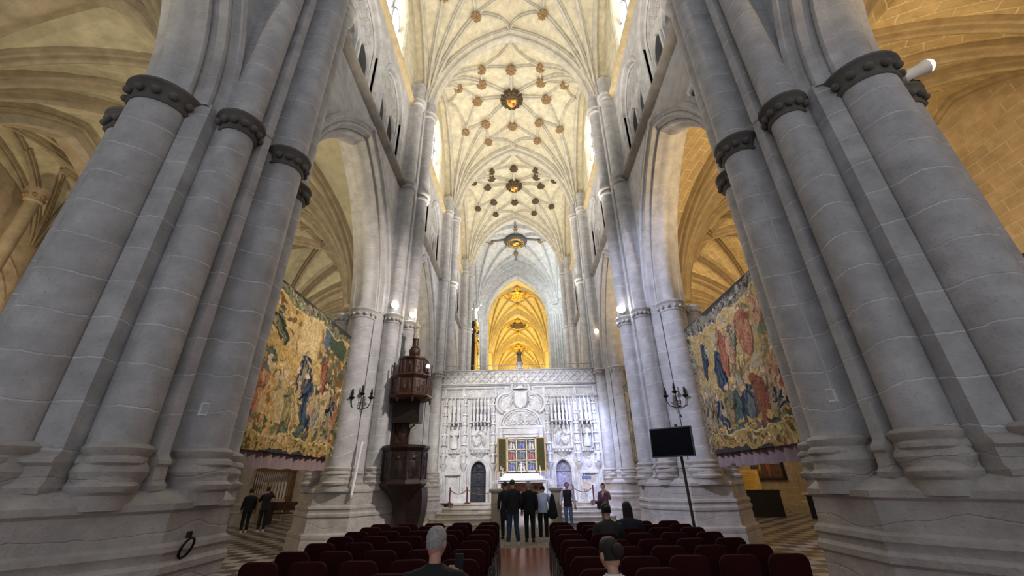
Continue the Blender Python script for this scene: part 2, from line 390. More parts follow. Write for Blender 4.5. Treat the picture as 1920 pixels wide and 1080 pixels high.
# ---------------------------------------------------------------- nave walls
HS, RISE = 2.56, 4.45
half = [(.64, 4.42), (.64, 4.33), (.58, 4.29), (.52, 4.32), (.49, 4.40), (.43, 4.42)] + roll(.36, 4.47, .07, 60, -120, 6) + [(.29, 4.53), (.25, 4.55), (.25, 4.60)] + roll(.18, 4.64, .07, 60, -120, 6) + [(.12, 4.72), (.10, 4.76), (.03, 4.82), (0, 4.92)]
ARCHP = half + [(r, 2 * PX - w) for r, w in reversed(half)]
def rect(u0, u1, h0, h1): return [(u0, h0), (u1, h0), (u1, h1), (u0, h1)]
wn = [0]
def nave_bay(k, s, trif=True, windows=True):
    y0, y1 = YK(k), YK(k + 1); yc = (y0 + y1) / 2; mp = smap(s)
    nm = 'wall_left' if s < 0 else 'wall_right'
    Rr = (HS * HS + RISE * RISE) / (2 * HS); c = Rr - HS
    hs2 = HS + .55; rise2 = math.sqrt((Rr + .55) ** 2 - c ** 2)
    tri = [yc - 1.5, yc + 1.3] if trif else []
    holes = [arch_poly(yc, ZC + .3, hs2 - .02, rise2 - .32, 14)]
    ths, tz0, tzs, trise = 1.05, 12.45, 14.55, 1.3
    for u in tri: holes.append(arch_poly(u, tzs, ths, trise, 8, base=tz0))
    outer = [(y0, ZC + .3)] + holes[0] + [(y1, ZC + .3), (y1, ZV), (y0, ZV)]
    m = MB(); m.plate(outer, holes[1:], mp, 4.42, 4.62)
    m.plate(outer, [], mp, 5.3, 5.48)
    W = tag(m.build(nm, M['wall'], ang=25), kind='structure')
    m = MB(); m.archband(ARCHP, yc, ZC, HS, RISE, mp, 18); m.build('arch_moulding', M['mould'], W, ang=40)
    sp = [(-.0, -.16), (.08, -.14), (.21, -.04), (.23, .04), (.16, .10), (0, .14)]
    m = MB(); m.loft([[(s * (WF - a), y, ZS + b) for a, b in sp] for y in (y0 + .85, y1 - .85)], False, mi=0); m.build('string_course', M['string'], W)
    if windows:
        m = MB(); m.loft([[(s * (WF - a * .8), y, ZV - .05 + b) for a, b in sp] for y in (y0 + .85, y1 - .85)], False); m.build('string_course', M['goldlit_string'], W)
    for u in tri:
        t = MB(); tp = [(.0, 4.53), (.0, 4.45), (.06, 4.42), (.10, 4.35), (.16, 4.35), (.19, 4.42)]
        t.archband(tp, u, tzs, ths, trise, mp, 10, leg=tzs - tz0)
        for dd in (.36, .44):
            t.archband([(-.05 - dd + .36, dd + 4.21 - .06), (-.11 - dd + .36, dd + 4.21), (-.05 - dd + .36, dd + 4.21 + .05)], u, tzs, ths, trise, mp, 10, leg=tzs - tz0)
        t.build('triforium_arch', M['wall'], W)
        ph = ths - .04; hl = []
        for e in (-1, 1): hl.append(arch_poly(u + e * .5, 13.75, .38, .62, 7, base=tz0 + .02))
        row = 0; z = 14.45
        while z < 15.8:
            q = -.91 + (.13 if row % 2 else 0)
            while q < .95:
                dz = max(0, z - tzs); lim = ph * math.sqrt(max(0, 1 - (dz / trise) ** 1.6)) if z < tzs + trise else -1
                inl = any(abs(q - e * .5) < .48 and z < 13.75 + .74 for e in (-1, 1))
                if abs(q) + .13 < lim and not inl and z + .12 < tzs + trise:
                    hl.append([(u + q + .112 * math.cos(a) * (1 + .25 * math.cos(4 * a)), z + .112 * math.sin(a) * (1 + .25 * math.cos(4 * a))) for a in [2 * PI * i / 12 for i in range(12)]])
                q += .26
            row += 1; z += .225
        t = MB(); t.plate(arch_poly(u, tzs, ph, trise - .03, 8, base=tz0), hl, mp, 4.60, 4.70)
        for q in (-.97, 0, .97): t.tube([(s * 4.57, u + q, tz0), (s * 4.57, u + q, 13.8)], .06, 8)
        t.build('tracery', M['wall'], W)
    if windows:
        wz, ws, wr, wh = 17.4, 19.4, 1.7, 1.45
        m = MB(); m.plate(rect(y0, y1, ZV, 24), [arch_poly(yc, ws, wh, wr, 10, base=wz)], mp, 4.48, 4.85)
        U = tag(m.build(nm, M['web'], ang=25), kind='structure')
        wn[0] += 1
        p = MB(); p.plate(arch_poly(yc, ws, wh + .05, wr + .05, 10, base=wz - .05), [], mp, 4.80, 4.84)
        g = tag(p.build('window_%d' % wn[0], M['window']), kind='structure')
        t = MB()
        for q in (-.48, .48): t.tube([(s * 4.72, yc + q, wz), (s * 4.72, yc + q, ws + .9)], .06, 6)
        for q in (-.96, 0, .96): t.archband([(-.05, 4.70), (-.05, 4.77), (.03, 4.77), (.03, 4.70)], yc + q, ws - .4, .43, .7, mp, 6)
        t.tube([(s * 4.72, yc + .4 * math.cos(a), ws + .75 + .4 * math.sin(a)) for a in [2 * PI * i / 16 for i in range(16)]], .05, 6, closed=True)
        t.build('window_tracery', M['wall'], g)
        t = MB(); t.archband([(.0, 4.48), (.05, 4.40), (.12, 4.42), (.2, 4.48)], yc, ws, wh, wr, mp, 10, leg=ws - wz); t.build('window_moulding', M['web'], U)
for k in (0, 1, 2, 3):
    for s in (-1, 1):
        nave_bay(k, s, windows=k > 0)

# ---------------------------------------------------------------- vaults
class Vault:
    def __init__(s, xc, yc, a, b, zs, h, p=2.0, name='ceiling'):
        s.xc, s.yc, s.a, s.b, s.zs, s.h, s.p = xc, yc, a, b, zs, h, p
        s.D = math.hypot(a, b)
    def A(s, d): return s.zs + s.h * math.sqrt(max(0, 1 - (1 - min(d / s.D, 1)) ** s.p))
    def z(s, x, y):
        return s.A(math.hypot(s.a - abs(x), s.b - abs(y)))
    def web(s, name, mat, nphi=14, nd=14, dmin=.15, off=.06, extra=.45):
        v, f, uv = [], [], []
        for sx in (-1, 1):
            for sy in (-1, 1):
                base = len(v)
                for i in range(nphi + 1):
                    ph = PI / 2 * i / nphi
                    dm = min(s.a / max(math.cos(ph), 1e-6), s.b / max(math.sin(ph), 1e-6)); L = 0; pz = None
                    for j in range(nd + 1):
                        d = dmin + (dm - dmin) * (j / nd) ** 1.8
                        zz = s.A(d)
                        if pz is not None: L += math.hypot(d - pz[0], zz - pz[1])
                        pz = (d, zz)
                        v.append((s.xc + sx * (s.a - d * math.cos(ph)), s.yc + sy * (s.b - d * math.sin(ph)), zz + off))
                        uv.append((L, (ph - PI / 4) * (.8 + d) * 1.0 + 10))
                n = nd + 1
                for i in range(nphi):
                    for j in range(nd):
                        f.append((base + i * n + j, base + i * n + j + 1, base + (i + 1) * n + j + 1, base + (i + 1) * n + j))
                # return to the wall beyond the wall rib
                if extra:
                    q = len(v)
                    for j in range(n):
                        p = v[base + nphi * n + j]; v.append((p[0] + sx * extra, p[1], p[2])); uv.append((uv[base + nphi * n + j][0], 10.6))
                    for j in range(nd): f.append((base + nphi * n + j, base + nphi * n + j + 1, q + j + 1, q + j))
        me = bpy.data.meshes.new(name); me.from_pydata(v, [], f); me.materials.append(mat)
        l = me.uv_layers.new(name='UVMap'); idx = np.zeros(len(me.loops), dtype=np.int32); me.loops.foreach_get('vertex_index', idx)
        l.data.foreach_set('uv', np.array(uv)[idx].ravel())
        me.shade_smooth()
        o = bpy.data.objects.new(name, me); link(o); tag(o, kind='structure'); s.obj = o
        return o
    def path(s, plan, off=0.0, n=10):
        out = []
        for i in range(len(plan) - 1):
            (x0, y0), (x1, y1) = plan[i], plan[i + 1]
            m = n if i == 0 else max(3, n // 2)
            for j in range(m + (1 if i == len(plan) - 2 else 0)):
                t = j / m
                if i == 0: t = t ** 1.7
                x, y = x0 + (x1 - x0) * t, y0 + (y1 - y0) * t
                out.append((s.xc + x, s.yc + y, s.z(x, y) - off))
        return out
    def rib(s, plan, w=.25, h=.24, mat=None, n=12, name='rib', curved=False):
        hp = [(-w / 2, .08), (-w / 2, -h * .16), (-w * .44, -h * .24), (-w * .47, -h * .36), (-w * .40, -h * .44), (-w * .27, -h * .46), (-w * .22, -h * .66), (-w * .25, -h * .80), (-w * .17, -h * .95), (-w * .06, -h)]
        prof = hp + [(-a, b) for a, b in reversed(hp)]
        side = None
        if not curved:
            d = Vector((plan[-1][0] - plan[0][0], plan[-1][1] - plan[0][1], 0)).normalized(); side = d.cross(Vector((0, 0, 1)))
        m = MB()
        pts = [(s.xc + x, s.yc + y, s.z(x, y)) for x, y in plan] if curved else s.path(plan, 0, n)
        m.sweep(pts, prof, side); return m.build(name, mat, s.obj, ang=50)
def sgn4(): return [(sx, sy) for sx in (-1, 1) for sy in (-1, 1)]
def corner_start(V, tx, ty, sx, sy, r=.12):
    cx, cy = sx * V.a, sy * V.b; d = Vector((tx - cx, ty - cy)).normalized() * r
    return (cx + d.x, cy + d.y)

def boss_mesh(r, drop, petals=8, shield=False):
    m = MB(); rings = []
    for rr, z in ((.15 * r, -drop), (.5 * r, -drop * .98), (.86 * r, -drop * .8), (1.0 * r, -drop * .55), (.92 * r, -drop * .25), (.7 * r, 0), (.6 * r, .1)):
        ring = []
        for j in range(petals * 4):
            a = 2 * PI * j / (petals * 4); q = 1 + .10 * math.cos(petals * a) * min(1, rr / r * 1.2)
            ring.append((rr * q * math.cos(a), rr * q * math.sin(a), z + .03 * math.cos(petals * a + 1) * (rr < .9 * r)))
        rings.append(ring)
    m.loft(rings, True, True, True)
    for j in range(petals):
        a = 2 * PI * (j + .5) / petals
        m.ball((.55 * r * math.cos(a), .55 * r * math.sin(a), -drop * .97), (.17 * r, .17 * r, .10 * r), 8, 5)
    m.ball((0, 0, -drop), (.2 * r, .2 * r, .12 * r), 8, 5)
    return m
def dirword(x, y):
    a = '' if abs(y) < .4 else ('toward the altar' if y > 0 else 'toward the entrance')
    b = '' if abs(x) < .4 else ('right side' if x > 0 else 'left side')
    return ' '.join([q for q in (b, a) if q])
def nave_vault(k, bayname, web, rib, bosses=True, mats=('boss', 'gold'), near=False):
    V = Vault(0, (YK(k) + YK(k + 1)) / 2, 4.05, B / 2, ZV, 6.3)
    V.web('ceiling', web)
    a, b = V.a, V.b; Dg = (1.72, 1.45); ON = (1.62, 2.62); OE = (3.02, 1.60); NX, EX = 2.02, 2.12
    for sx, sy in sgn4():
        cs = lambda q: corner_start(V, q[0], q[1], sx, sy)
        D_ = (sx * Dg[0], sy * Dg[1]); N_ = (sx * ON[0], sy * ON[1]); E_ = (sx * OE[0], sy * OE[1])
        V.rib([cs(D_), D_], mat=rib, n=14); V.rib([D_, (0, 0)], mat=rib, n=6)
        V.rib([cs(N_), N_], mat=rib, n=14); V.rib([cs(E_), E_], mat=rib, n=14)
        V.rib([N_, D_], .16, .16, rib, 4); V.rib([E_, D_], .16, .16, rib, 4)
        V.rib([N_, (0, sy * NX)], .16, .16, rib, 5); V.rib([E_, (sx * EX, 0)], .16, .16, rib, 5)
        V.rib([(p.x, p.y) for p in bez((0, sy * (b - .15), 0), (sx * .12, sy * 3.0, 0), (N_[0], N_[1], 0), 10)], .17, .17, rib, curved=True)
        V.rib([(p.x, p.y) for p in bez((sx * (a - .1), 0, 0), (sx * 3.35, sy * .25, 0), (E_[0], E_[1], 0), 8)], .16, .16, rib, curved=True)
        V.rib([(sx * a, sy * (b - .12)), (sx * a, 0)], .26, .2, rib, 14, 'wall_rib')
    for q in ((0, NX), (0, -NX), (EX, 0), (-EX, 0)): V.rib([q, (0, 0)], mat=rib, n=5)
    for sy in ((-1, 1) if near else (1,)):
        for sx in (-1, 1):
            V.rib([(sx * (a - .05), sy * b), (0, sy * b)], .74, .46, rib, 18, 'transverse_arch')
    if bosses:
        for nm, pts, r in (('inner', [(0, NX), (0, -NX), (EX, 0), (-EX, 0)] + [(sx * Dg[0], sy * Dg[1]) for sx, sy in sgn4()], .30), ('outer', [(sx * ON[0], sy * ON[1]) for sx, sy in sgn4()] + [(sx * OE[0], sy * OE[1]) for sx, sy in sgn4()], .25)):
            for i, (x, y) in enumerate(pts):
                if near and not (y > 1.5 and nm == 'outer'): continue
                kind = 'spoke' if nm == 'inner' else ('rim' if abs(x) > 2.5 else 'end')
                lab = {'spoke': 'carved inner ring boss', 'rim': 'small carved boss by the windows', 'end': 'small carved boss by the cross arch'}[kind]
                o = boss_mesh(r, .26, 8).build('roof_boss', M[mats[0]]); o.location = (x, V.yc + y, V.z(x, y) - .12)
                tag(o, '%s, %s, %s' % (lab, bayname, dirword(x, y)), 'roof boss', 'roof bosses of the ' + bayname)
    return V
V1 = nave_vault(1, 'nearest nave vault', M['web'], M['rib'], near=True)
V2 = nave_vault(2, 'first full nave vault', M['web'], M['rib'])
V3 = nave_vault(3, 'second nave vault', M['web'], M['rib'], mats=('bossdark', 'gold'))
def shield_boss(V, label, r=.62, dark='bossdark', ring=False):
    T = thing('shield_boss', label, 'roof boss', (V.xc, V.yc, V.z(0, 0) - .1))
    m = MB(); m.lathe([(.2 * r, .12), (.9 * r, .05), (r, -.12), (.92 * r, -.32), (.5 * r, -.42), (.1 * r, -.44)] if not ring else [(.2 * r, .3), (.8 * r, .1), (1.0 * r, .0), (1.06 * r, -.14), (1.06 * r, -.26), (.98 * r, -.38), (.86 * r, -.42), (.80 * r, -.36), (.1 * r, -.36)], n=32)
    for j in range(14 if not ring else 0):
        a = 2 * PI * j / 14
        m.ball((.98 * r * math.cos(a), .98 * r * math.sin(a), -.18), (.17 * r, .17 * r, .2), 8, 6)
        m.ball((.78 * r * math.cos(a + .2), .78 * r * math.sin(a + .2), -.38), (.11 * r, .11 * r, .1), 6, 5)
    m.build('leafy_rim' if not ring else 'dark_ring', M[dark] if not ring else plain('dark_ring_stone', (.085, .08, .085), .6), T)
    if ring:
        m = MB()
        for rr in (.62, .78): m.tube([(rr * r * math.cos(2 * PI * j / 24), rr * r * math.sin(2 * PI * j / 24), -.42) for j in range(24)], .035 * r, 6, closed=True)
        for j in range(12): m.ball((.70 * r * math.cos(2 * PI * j / 12), .70 * r * math.sin(2 * PI * j / 12), -.42), (.06, .06, .04), 6, 4)
        m.build('gilded_ring', M['gold'], T)
    sh = [(-.42, .40), (-.42, -.08), (-.30, -.34), (0, -.5), (.30, -.34), (.42, -.08), (.42, .40)]
    g = .62 if ring else 1
    m = MB(); m.prism([(x * r * g, -y * r * g) for x, y in sh], -.52, -.40); S = m.build('shield', M['gold'], T)
    m = MB()
    for x, y in ((-.2, -.2), (.2, .1)): m.box((x - .15) * r * g, (x + .15) * r * g, (y - .14) * r * g, (y + .14) * r * g, -.545, -.515)
    m.build('red_quarter', M['red'], S)
    return T
shield_boss(V2, 'large dark leafy roof boss with gold and red shield, first full nave vault')
shield_boss(V3, 'dark roof boss with gold shield at the middle of the second nave vault', .58)
# crossing
V4 = Vault(0, (YK(4) + YK(5)) / 2, 4.05, B / 2, ZV, 6.2); V4.web('ceiling', stone('crossing_plaster', (.62, .61, .585), stain=(.6, .58, .54)))
M['ribpale'] = stone('crossing_rib', (.52, .51, .49), stain=(.5, .48, .44))
for sx, sy in sgn4():
    for q in ((sx * 1.0, sy * 1.03), (sx * .2, sy * 2.6), (sx * 2.5, sy * .3)): V4.rib([corner_start(V4, q[0], q[1], sx, sy), q], mat=M['ribpale'], n=14)
    V4.rib([(sx * V4.a, sy * (V4.b - .1)), (sx * V4.a, 0)], .26, .2, M['ribpale'], 14, 'wall_rib')
    for q in ((0, sy * V4.b), (sx * 3.8, 0)): V4.rib([q, (0, 0)], .16, .16, M['ribpale'], 6)
for sx in (-1, 1): V4.rib([(sx * 4.0, V4.b), (0, V4.b)], .74, .46, M['ribpale'], 18, 'transverse_arch')
shield_boss(V4, 'wide dark ring boss with gilded centre over the white crossing', 1.05, ring=True)
for i, (x, y, n_) in enumerate(((0, -2.3, 'nearest'), (0, 2.2, 'farthest'), (-2.4, 0, 'left'), (2.4, 0, 'right'))):
    o = boss_mesh(.24, .22).build('roof_boss', M['boss']); o.location = (x, V4.yc + y, V4.z(x, y) - .1)
    tag(o, 'small brown boss on the white crossing vault, %s of its ring boss' % n_, 'roof boss', 'roof bosses of the crossing')

# chancel beyond the crossing
CW = 3.5
m = MB(); hs_c = 2.95
mpx = lambda yy: (lambda u, h, w: (u, yy + w, h))
m.plate([(-4.6, 0), (-hs_c - .3, 0), (-hs_c - .3, 16.2)] + arch_poly(0, 16.2, hs_c + .3, 4.75, 14)[1:-1] + [(hs_c + .3, 16.2), (hs_c + .3, 0), (4.6, 0), (4.6, 24.2), (-4.6, 24.2)], [], mpx(YK(5)), 0, .5)
Wc = tag(m.build('wall_chancel_arch', M['ribpale'], ang=25), kind='structure')
m = MB(); m.archband([(.35, -.06), (.25, -.1), (.2, 0)] + roll(.14, .06, .07, 90, -90, 5) + [(.06, .2), (.0, .3), (0, .6)], 0, 16.2, hs_c, 4.5, mpx(YK(5)), 16, leg=16.2); m.build('arch_moulding', M['ribpale'], Wc)
for j in range(3):
    yc = YK(5) + .5 + 4.0 + j * 8.0
    VV = Vault(0, yc, CW, 4.0, 14.6, 6.4 - .75 * j); VV.web('ceiling', M['goldweb'], 10, 12)
    for sx, sy in sgn4():
        for q in ((0, 0), (sx * .1, sy * 2.2), (sx * 1.8, sy * .2)): VV.rib([corner_start(VV, q[0], q[1], sx, sy), q], .2, .2, M['goldrib'], 10)
        VV.rib([(sx * .1, sy * 2.2), (sx * 1.8, sy * .2)], .14, .14, M['goldrib'], 4)
        VV.rib([(sx * VV.a, sy * 3.9), (sx * VV.a, 0)], .22, .18, M['goldrib'], 10, 'wall_rib')
    for sx in (-1, 1): VV.rib([(sx * (CW - .03), 4.0), (0, 4.0)], .6, .5, M['goldrib'], 14, 'transverse_arch')
    for i, (x, y, r, w) in enumerate(((0, 0, 1.05, 'large middle'), (0, -2.3, .36, 'nearer'), (0, 2.3, .34, 'farther'), (-1.8, 0, .36, 'left'), (1.8, 0, .36, 'right'), (-1.3, -1.5, .30, 'near left'), (1.3, -1.5, .30, 'near right'))):
        o = boss_mesh(r, .3).build('roof_boss', M['gold' if j != 1 or i else 'bossdark']); o.location = (x, yc + y, VV.z(x, y) - .12)
        tag(o, '%s gilded roof boss, %s golden chancel vault' % (w, ('first', 'second', 'third')[j]), 'roof boss', 'gilded bosses of the chancel vaults')
    for s in (-1, 1):
        m = MB(); m.box(min(s * 3.55, s * 4.0), max(s * 3.55, s * 4.0), yc - 4, yc + 4, 0, 22)
        W = tag(m.build('wall_chancel', M['goldrib']), kind='structure')
        m = MB()
        for q in (-.28, 0, .28): m.tube([(s * 3.48, yc + 4 + q, 5), (s * 3.48, yc + 4 + q, 15)], .12, 8)
        m.build('wall_shafts', M['goldrib'], W)
m = MB(); m.box(-4, 4, YK(5) + 24.5, YK(5) + 25, 0, 22); tag(m.build('wall_end', M['goldweb']), kind='structure')
# transept sides of the crossing
for s in (-1, 1):
    m = MB(); m.box(min(s * 7.5, s * 8), max(s * 7.5, s * 8), YK(4) - .5, YK(5) + 1, 0, 26); m.box(min(s * 4.3, s * 8), max(s * 4.3, s * 8), YK(5) + .3, YK(5) + .8, 0, 26)
    m.box(min(s * 6.3, s * 8), max(s * 6.3, s * 8), YK(4) - 1, YK(4) - .5, 0, 26)
    m.box(min(s * 4.2, s * 8), max(s * 4.2, s * 8), YK(4) - .5, YK(5) + 1, 25.5, 26)
    W = tag(m.build('wall_transept', stone('transept_plaster', (.56, .57, .59), stain=(.55, .54, .52))), kind='structure')
    m = MB()
    for q in range(5): m.tube([(s * (3.55 + .22 * q), YK(5) - .1 - .1 * (q % 2), 6), (s * (3.55 + .22 * q), YK(5) - .1 - .1 * (q % 2), 16.4)], .12, 8)
    m.build('wall_shafts', M['ribpale'], W)

# ---------------------------------------------------------------- aisles
AXC = (AX + 5.7) / 2; AHX = (AX - 5.7) / 2
def aisle_bay(k, s):
    yc = (YK(k) + YK(k + 1)) / 2
    web, rib = (M['webL'], M['ribL']) if s < 0 else (M['webR'], M['ribR'])
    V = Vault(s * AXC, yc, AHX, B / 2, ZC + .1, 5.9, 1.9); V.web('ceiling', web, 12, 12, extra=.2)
    for sx, sy in sgn4():
        for q in ((0, 0), (sx * .05, sy * 2.0), (sx * 2.0, sy * .05)):
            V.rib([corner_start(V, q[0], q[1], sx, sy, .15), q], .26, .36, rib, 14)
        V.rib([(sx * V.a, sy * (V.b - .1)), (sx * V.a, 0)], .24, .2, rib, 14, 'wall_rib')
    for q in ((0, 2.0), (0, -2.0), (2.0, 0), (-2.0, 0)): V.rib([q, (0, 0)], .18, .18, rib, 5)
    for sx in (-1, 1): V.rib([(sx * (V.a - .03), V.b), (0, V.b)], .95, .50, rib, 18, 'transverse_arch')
    if k == 0:
        for sx in (-1, 1): V.rib([(sx * (V.a - .03), -V.b), (0, -V.b)], .95, .50, rib, 18, 'transverse_arch')
    # outer wall
    mp = smap(s); y0, y1 = YK(k), YK(k + 1)
    nm = 'wall_aisle_left' if s < 0 else 'wall_aisle_right'
    m = MB()
    oz = {1: (8.1, 2.55, 3.7)}.get(k, (5.4, 2.3, 3.3))
    if s < 0:
        hole = arch_poly(yc, oz[0], oz[1], oz[2], 12, base=.02)
        m.plate(rect(y0, y1, 0, 13), [hole], mp, AX, AX + .7)
        W = tag(m.build(nm, M['wallL'], ang=25), kind='structure')
        m = MB(); m.archband([(.45, AX - .02), (.42, AX - .12), (.33, AX - .14), (.28, AX - .02), (.2, AX + .05), (.15, AX + .16), (.05, AX + .2), (.0, AX + .4), (0, AX + .7)], yc, oz[0], oz[1] - .02, oz[2] - .02, mp, 14, leg=oz[0] - .05)
        m.build('arch_moulding', M['ribL'], W)
    else:
        m.plate(rect(y0, y1, 0, 13), [], mp, AX, AX + .7)
        W = tag(m.build(nm, M['wallR'], ang=25), kind='structure')
        m = MB(); m.archband([(.40, AX), (.36, AX - .13), (.24, AX - .16), (.18, AX - .06), (.10, AX - .09), (.02, AX)], yc, 8.0, 3.0, 4.0, mp, 14, leg=3)
        m.build('arch_moulding', M['ribR'], W)
    # wall respond at the far end of the bay
    m = MB()
    for dx, dy, r in ((0, 0, .32), (.25, .5, .2), (.25, -.5, .2), (.5, .8, .16), (.5, -.8, .16)):
        m.lathe([(r + .14, 0), (r + .14, .5), (r + .08, .55), (r + .1, .8), (r, .9), (r, ZC - .3), (r + .06, ZC - .25), (r + .02, ZC - .15), (r + .14, ZC), (r + .14, ZC + .1), (r, ZC + .2)], (s * (AX - .55 + dx), y1 + dy, 0), 12)
    m.box(min(s * (AX - .4), s * AX), max(s * (AX - .4), s * AX), y1 - .95, y1 + .95, 0, ZC + .3)
    m.box(min(s * (AX - 1.05), s * AX), max(s * (AX - 1.05), s * AX), y1 - 1.1, y1 + 1.1, 0, .35)
    m.build('wall_respond', M['wallL'] if s < 0 else M['ribR'], W)
for k in (0, 1, 2, 3):
    for s in (-1, 1): aisle_bay(k, s)
for s in (-1, 1):   # aisle ends beyond the choir
    m = MB(); m.box(min(s * 5.2, s * 14.5), max(s * 5.2, s * 14.5), YK(4) + .4, YK(4) + .9, 0, 13.5); tag(m.build('wall_aisle_end', M['wallL']), kind='structure')
# ---------------------------------------------------------------- carved stone screen (rood side of the choir)
def spiral_h(u, v, cell, seed=0):
    """carved scroll foliage, heights 0..1 on numpy grids"""
    iu, iv = np.floor(u / cell), np.floor(v / cell)
    cu, cv = (iu + .5) * cell, (iv + .5) * cell
    sg = np.where((iu + iv) % 2 == 0, 1.0, -1.0)
    du, dv = u - cu, v - cv; r = np.hypot(du, dv) / cell; th = np.arctan2(dv, du)
    a = .5 + .5 * np.cos(r * 15 - sg * th * 1.0 + seed)
    b = .5 + .5 * np.cos(th * 5 * sg + r * 9)
    return np.clip(a * .75 + b * .35 * (r > .25), 0, 1) * np.clip(1.25 - r * 1.2, .15, 1)
def figure_h(u, v, figs):
    h = np.zeros_like(u)
    for (fu, fv, w, hh, tilt) in figs:
        x = (u - fu) * math.cos(tilt) + (v - fv) * math.sin(tilt); y = -(u - fu) * math.sin(tilt) + (v - fv) * math.cos(tilt)
        body = 1 - (x / w) ** 2 - (y / hh) ** 2
        fold = .82 + .18 * np.cos(x / w * 9 + y / hh * 2)
        h = np.maximum(h, np.sqrt(np.clip(body, 0, 1)) * fold)
        hd = 1 - ((x) / (w * .55)) ** 2 - ((y - hh * 1.12) / (w * .62)) ** 2
        h = np.maximum(h, np.sqrt(np.clip(hd, 0, 1)))
    return h
def relief(name, x0, x1, z0, z1, y, H, depth, mat, parent, base=None):
    nv, nu = H.shape; v = []
    X = np.linspace(x0, x1, nu); Z = np.linspace(z0, z1, nv)
    for j in range(nv):
        for i in range(nu): v.append((X[i], y - depth * float(H[j, i]), Z[j]))
    f = [(j * nu + i, j * nu + i + 1, (j + 1) * nu + i + 1, (j + 1) * nu + i) for j in range(nv - 1) for i in range(nu - 1)]
    m = MB(); m.add(v, f); return m.build(name, mat, parent, ang=60)
def grid_uv(w, h, res): 
    nu, nv = max(4, int(w / res)), max(4, int(h / res)); return np.meshgrid(np.linspace(0, w, nu), np.linspace(0, h, nv))
def statue(m, c, h, rot=0.0, arms=True, mi=0):
    prof = [(.0, .165), (.06, .17), (.2, .15), (.4, .135), (.55, .14), (.68, .155), (.77, .15), (.82, .10), (.85, .05), (.88, .045)]
    rings = []
    for z, r in prof:
        ring = []
        for j in range(20):
            a = 2 * PI * j / 20; q = r * h * (1 + .10 * math.cos(7 * a + z * 4) * max(0, 1 - z * 1.1))
            x, y = q * math.cos(a), q * .72 * math.sin(a)
            ring.append((c[0] + x * math.cos(rot) - y * math.sin(rot), c[1] + x * math.sin(rot) + y * math.cos(rot), c[2] + z * h))
        rings.append(ring)
    m.loft(rings, True, True, True, mi)
    m.ball((c[0], c[1] - .01 * h, c[2] + .93 * h), (.062 * h, .07 * h, .082 * h), 10, 8, mi=mi)
    if arms:
        for e in (-1, 1):
            p = [Vector((e * .14, 0, .77)), Vector((e * .18, -.05, .62)), Vector((e * .06, -.15, .60))]
            m.tube([(c[0] + (q.x * math.cos(rot) - q.y * math.sin(rot)) * h, c[1] + (q.x * math.sin(rot) + q.y * math.cos(rot)) * h, c[2] + q.z * h) for q in p], [.05 * h, .045 * h, .035 * h], 8, mi)
    return m

SY = 20.65; SX = 3.95
SCR = thing('carved_stone_screen', 'tall white carved stone screen behind the altar, crowned by a coat of arms', 'screen', (0, 0, 0))
PZ = .75
m = MB()
dh = [arch_poly(e * 2.0, 2.02, .36, .46, 8, base=PZ) for e in (-1, 1)]
outer = [(-SX, 0), (-2.36, 0)] ; outer = [(-SX, PZ - .02)] + dh[0] + dh[1] + [(SX, PZ - .02), (SX, 6.8), (-SX, 6.8)]
m.plate(outer, [], lambda u, h, w: (u, SY + w, h), 0, .5)
m.box(-4.3, 4.3, SY + .5, SY + .9, .0, 6.7)
m.build('wall_panel', M['white'], SCR, ang=25)
# balustrade frieze, cornices
U, V_ = grid_uv(7.6, .60, .022)
tri = np.abs(((U / .19 + V_ / .2) % 2) - 1); tr2 = np.abs(((U / .19 - V_ / .2) % 2) - 1)
H = .6 * (np.minimum(tri, tr2) < .25) + .4 * spiral_h(U, V_, .2)
relief('balustrade_frieze', -3.8, 3.8, 6.12, 6.72, SY - .10, H, .13, M['white'], SCR)
m = MB(); m.box(-3.85, 3.85, SY - .10, SY + .3, 6.08, 6.75); m.build('balustrade_wall', M['white'], SCR)
def cornice(z, d, h, x0=-SX, x1=SX, nm='cornice'):
    m = MB(); pr = [(0, 0), (-d * .5, .0), (-d * .6, h * .25), (-d, h * .5), (-d, h * .85), (-d * .7, h), (0, h)]
    m.loft([[(x, SY + a, z + b) for a, b in pr] for x in (x0, x1)], True, True, True); return m.build(nm, M['white'], SCR)
cornice(6.0, .24, .12); cornice(6.72, .22, .08); cornice(5.36, .16, .10, -SX, -1.15); cornice(5.36, .16, .10, 1.2, SX); cornice(5.84, .12, .07, -SX, -.75); cornice(5.84, .12, .07, .8, SX)
for x0, x1 in ((-3.6, -2.85), (-2.7, -1.25), (1.3, 2.75), (2.9, 3.65)):
    U, V_ = grid_uv(x1 - x0, .34, .02); relief('frieze_panel', x0, x1, 5.48, 5.82, SY - .005, spiral_h(U, V_, .17, 1.3), .07, M['white'], SCR)
for x in (-3.72, -2.78, -1.18, 1.24, 2.82, 3.74):
    m = MB(); m.box(x - .06, x + .06, SY - .09, SY, 5.46, 5.86); m.build('pilaster', M['white'], SCR)
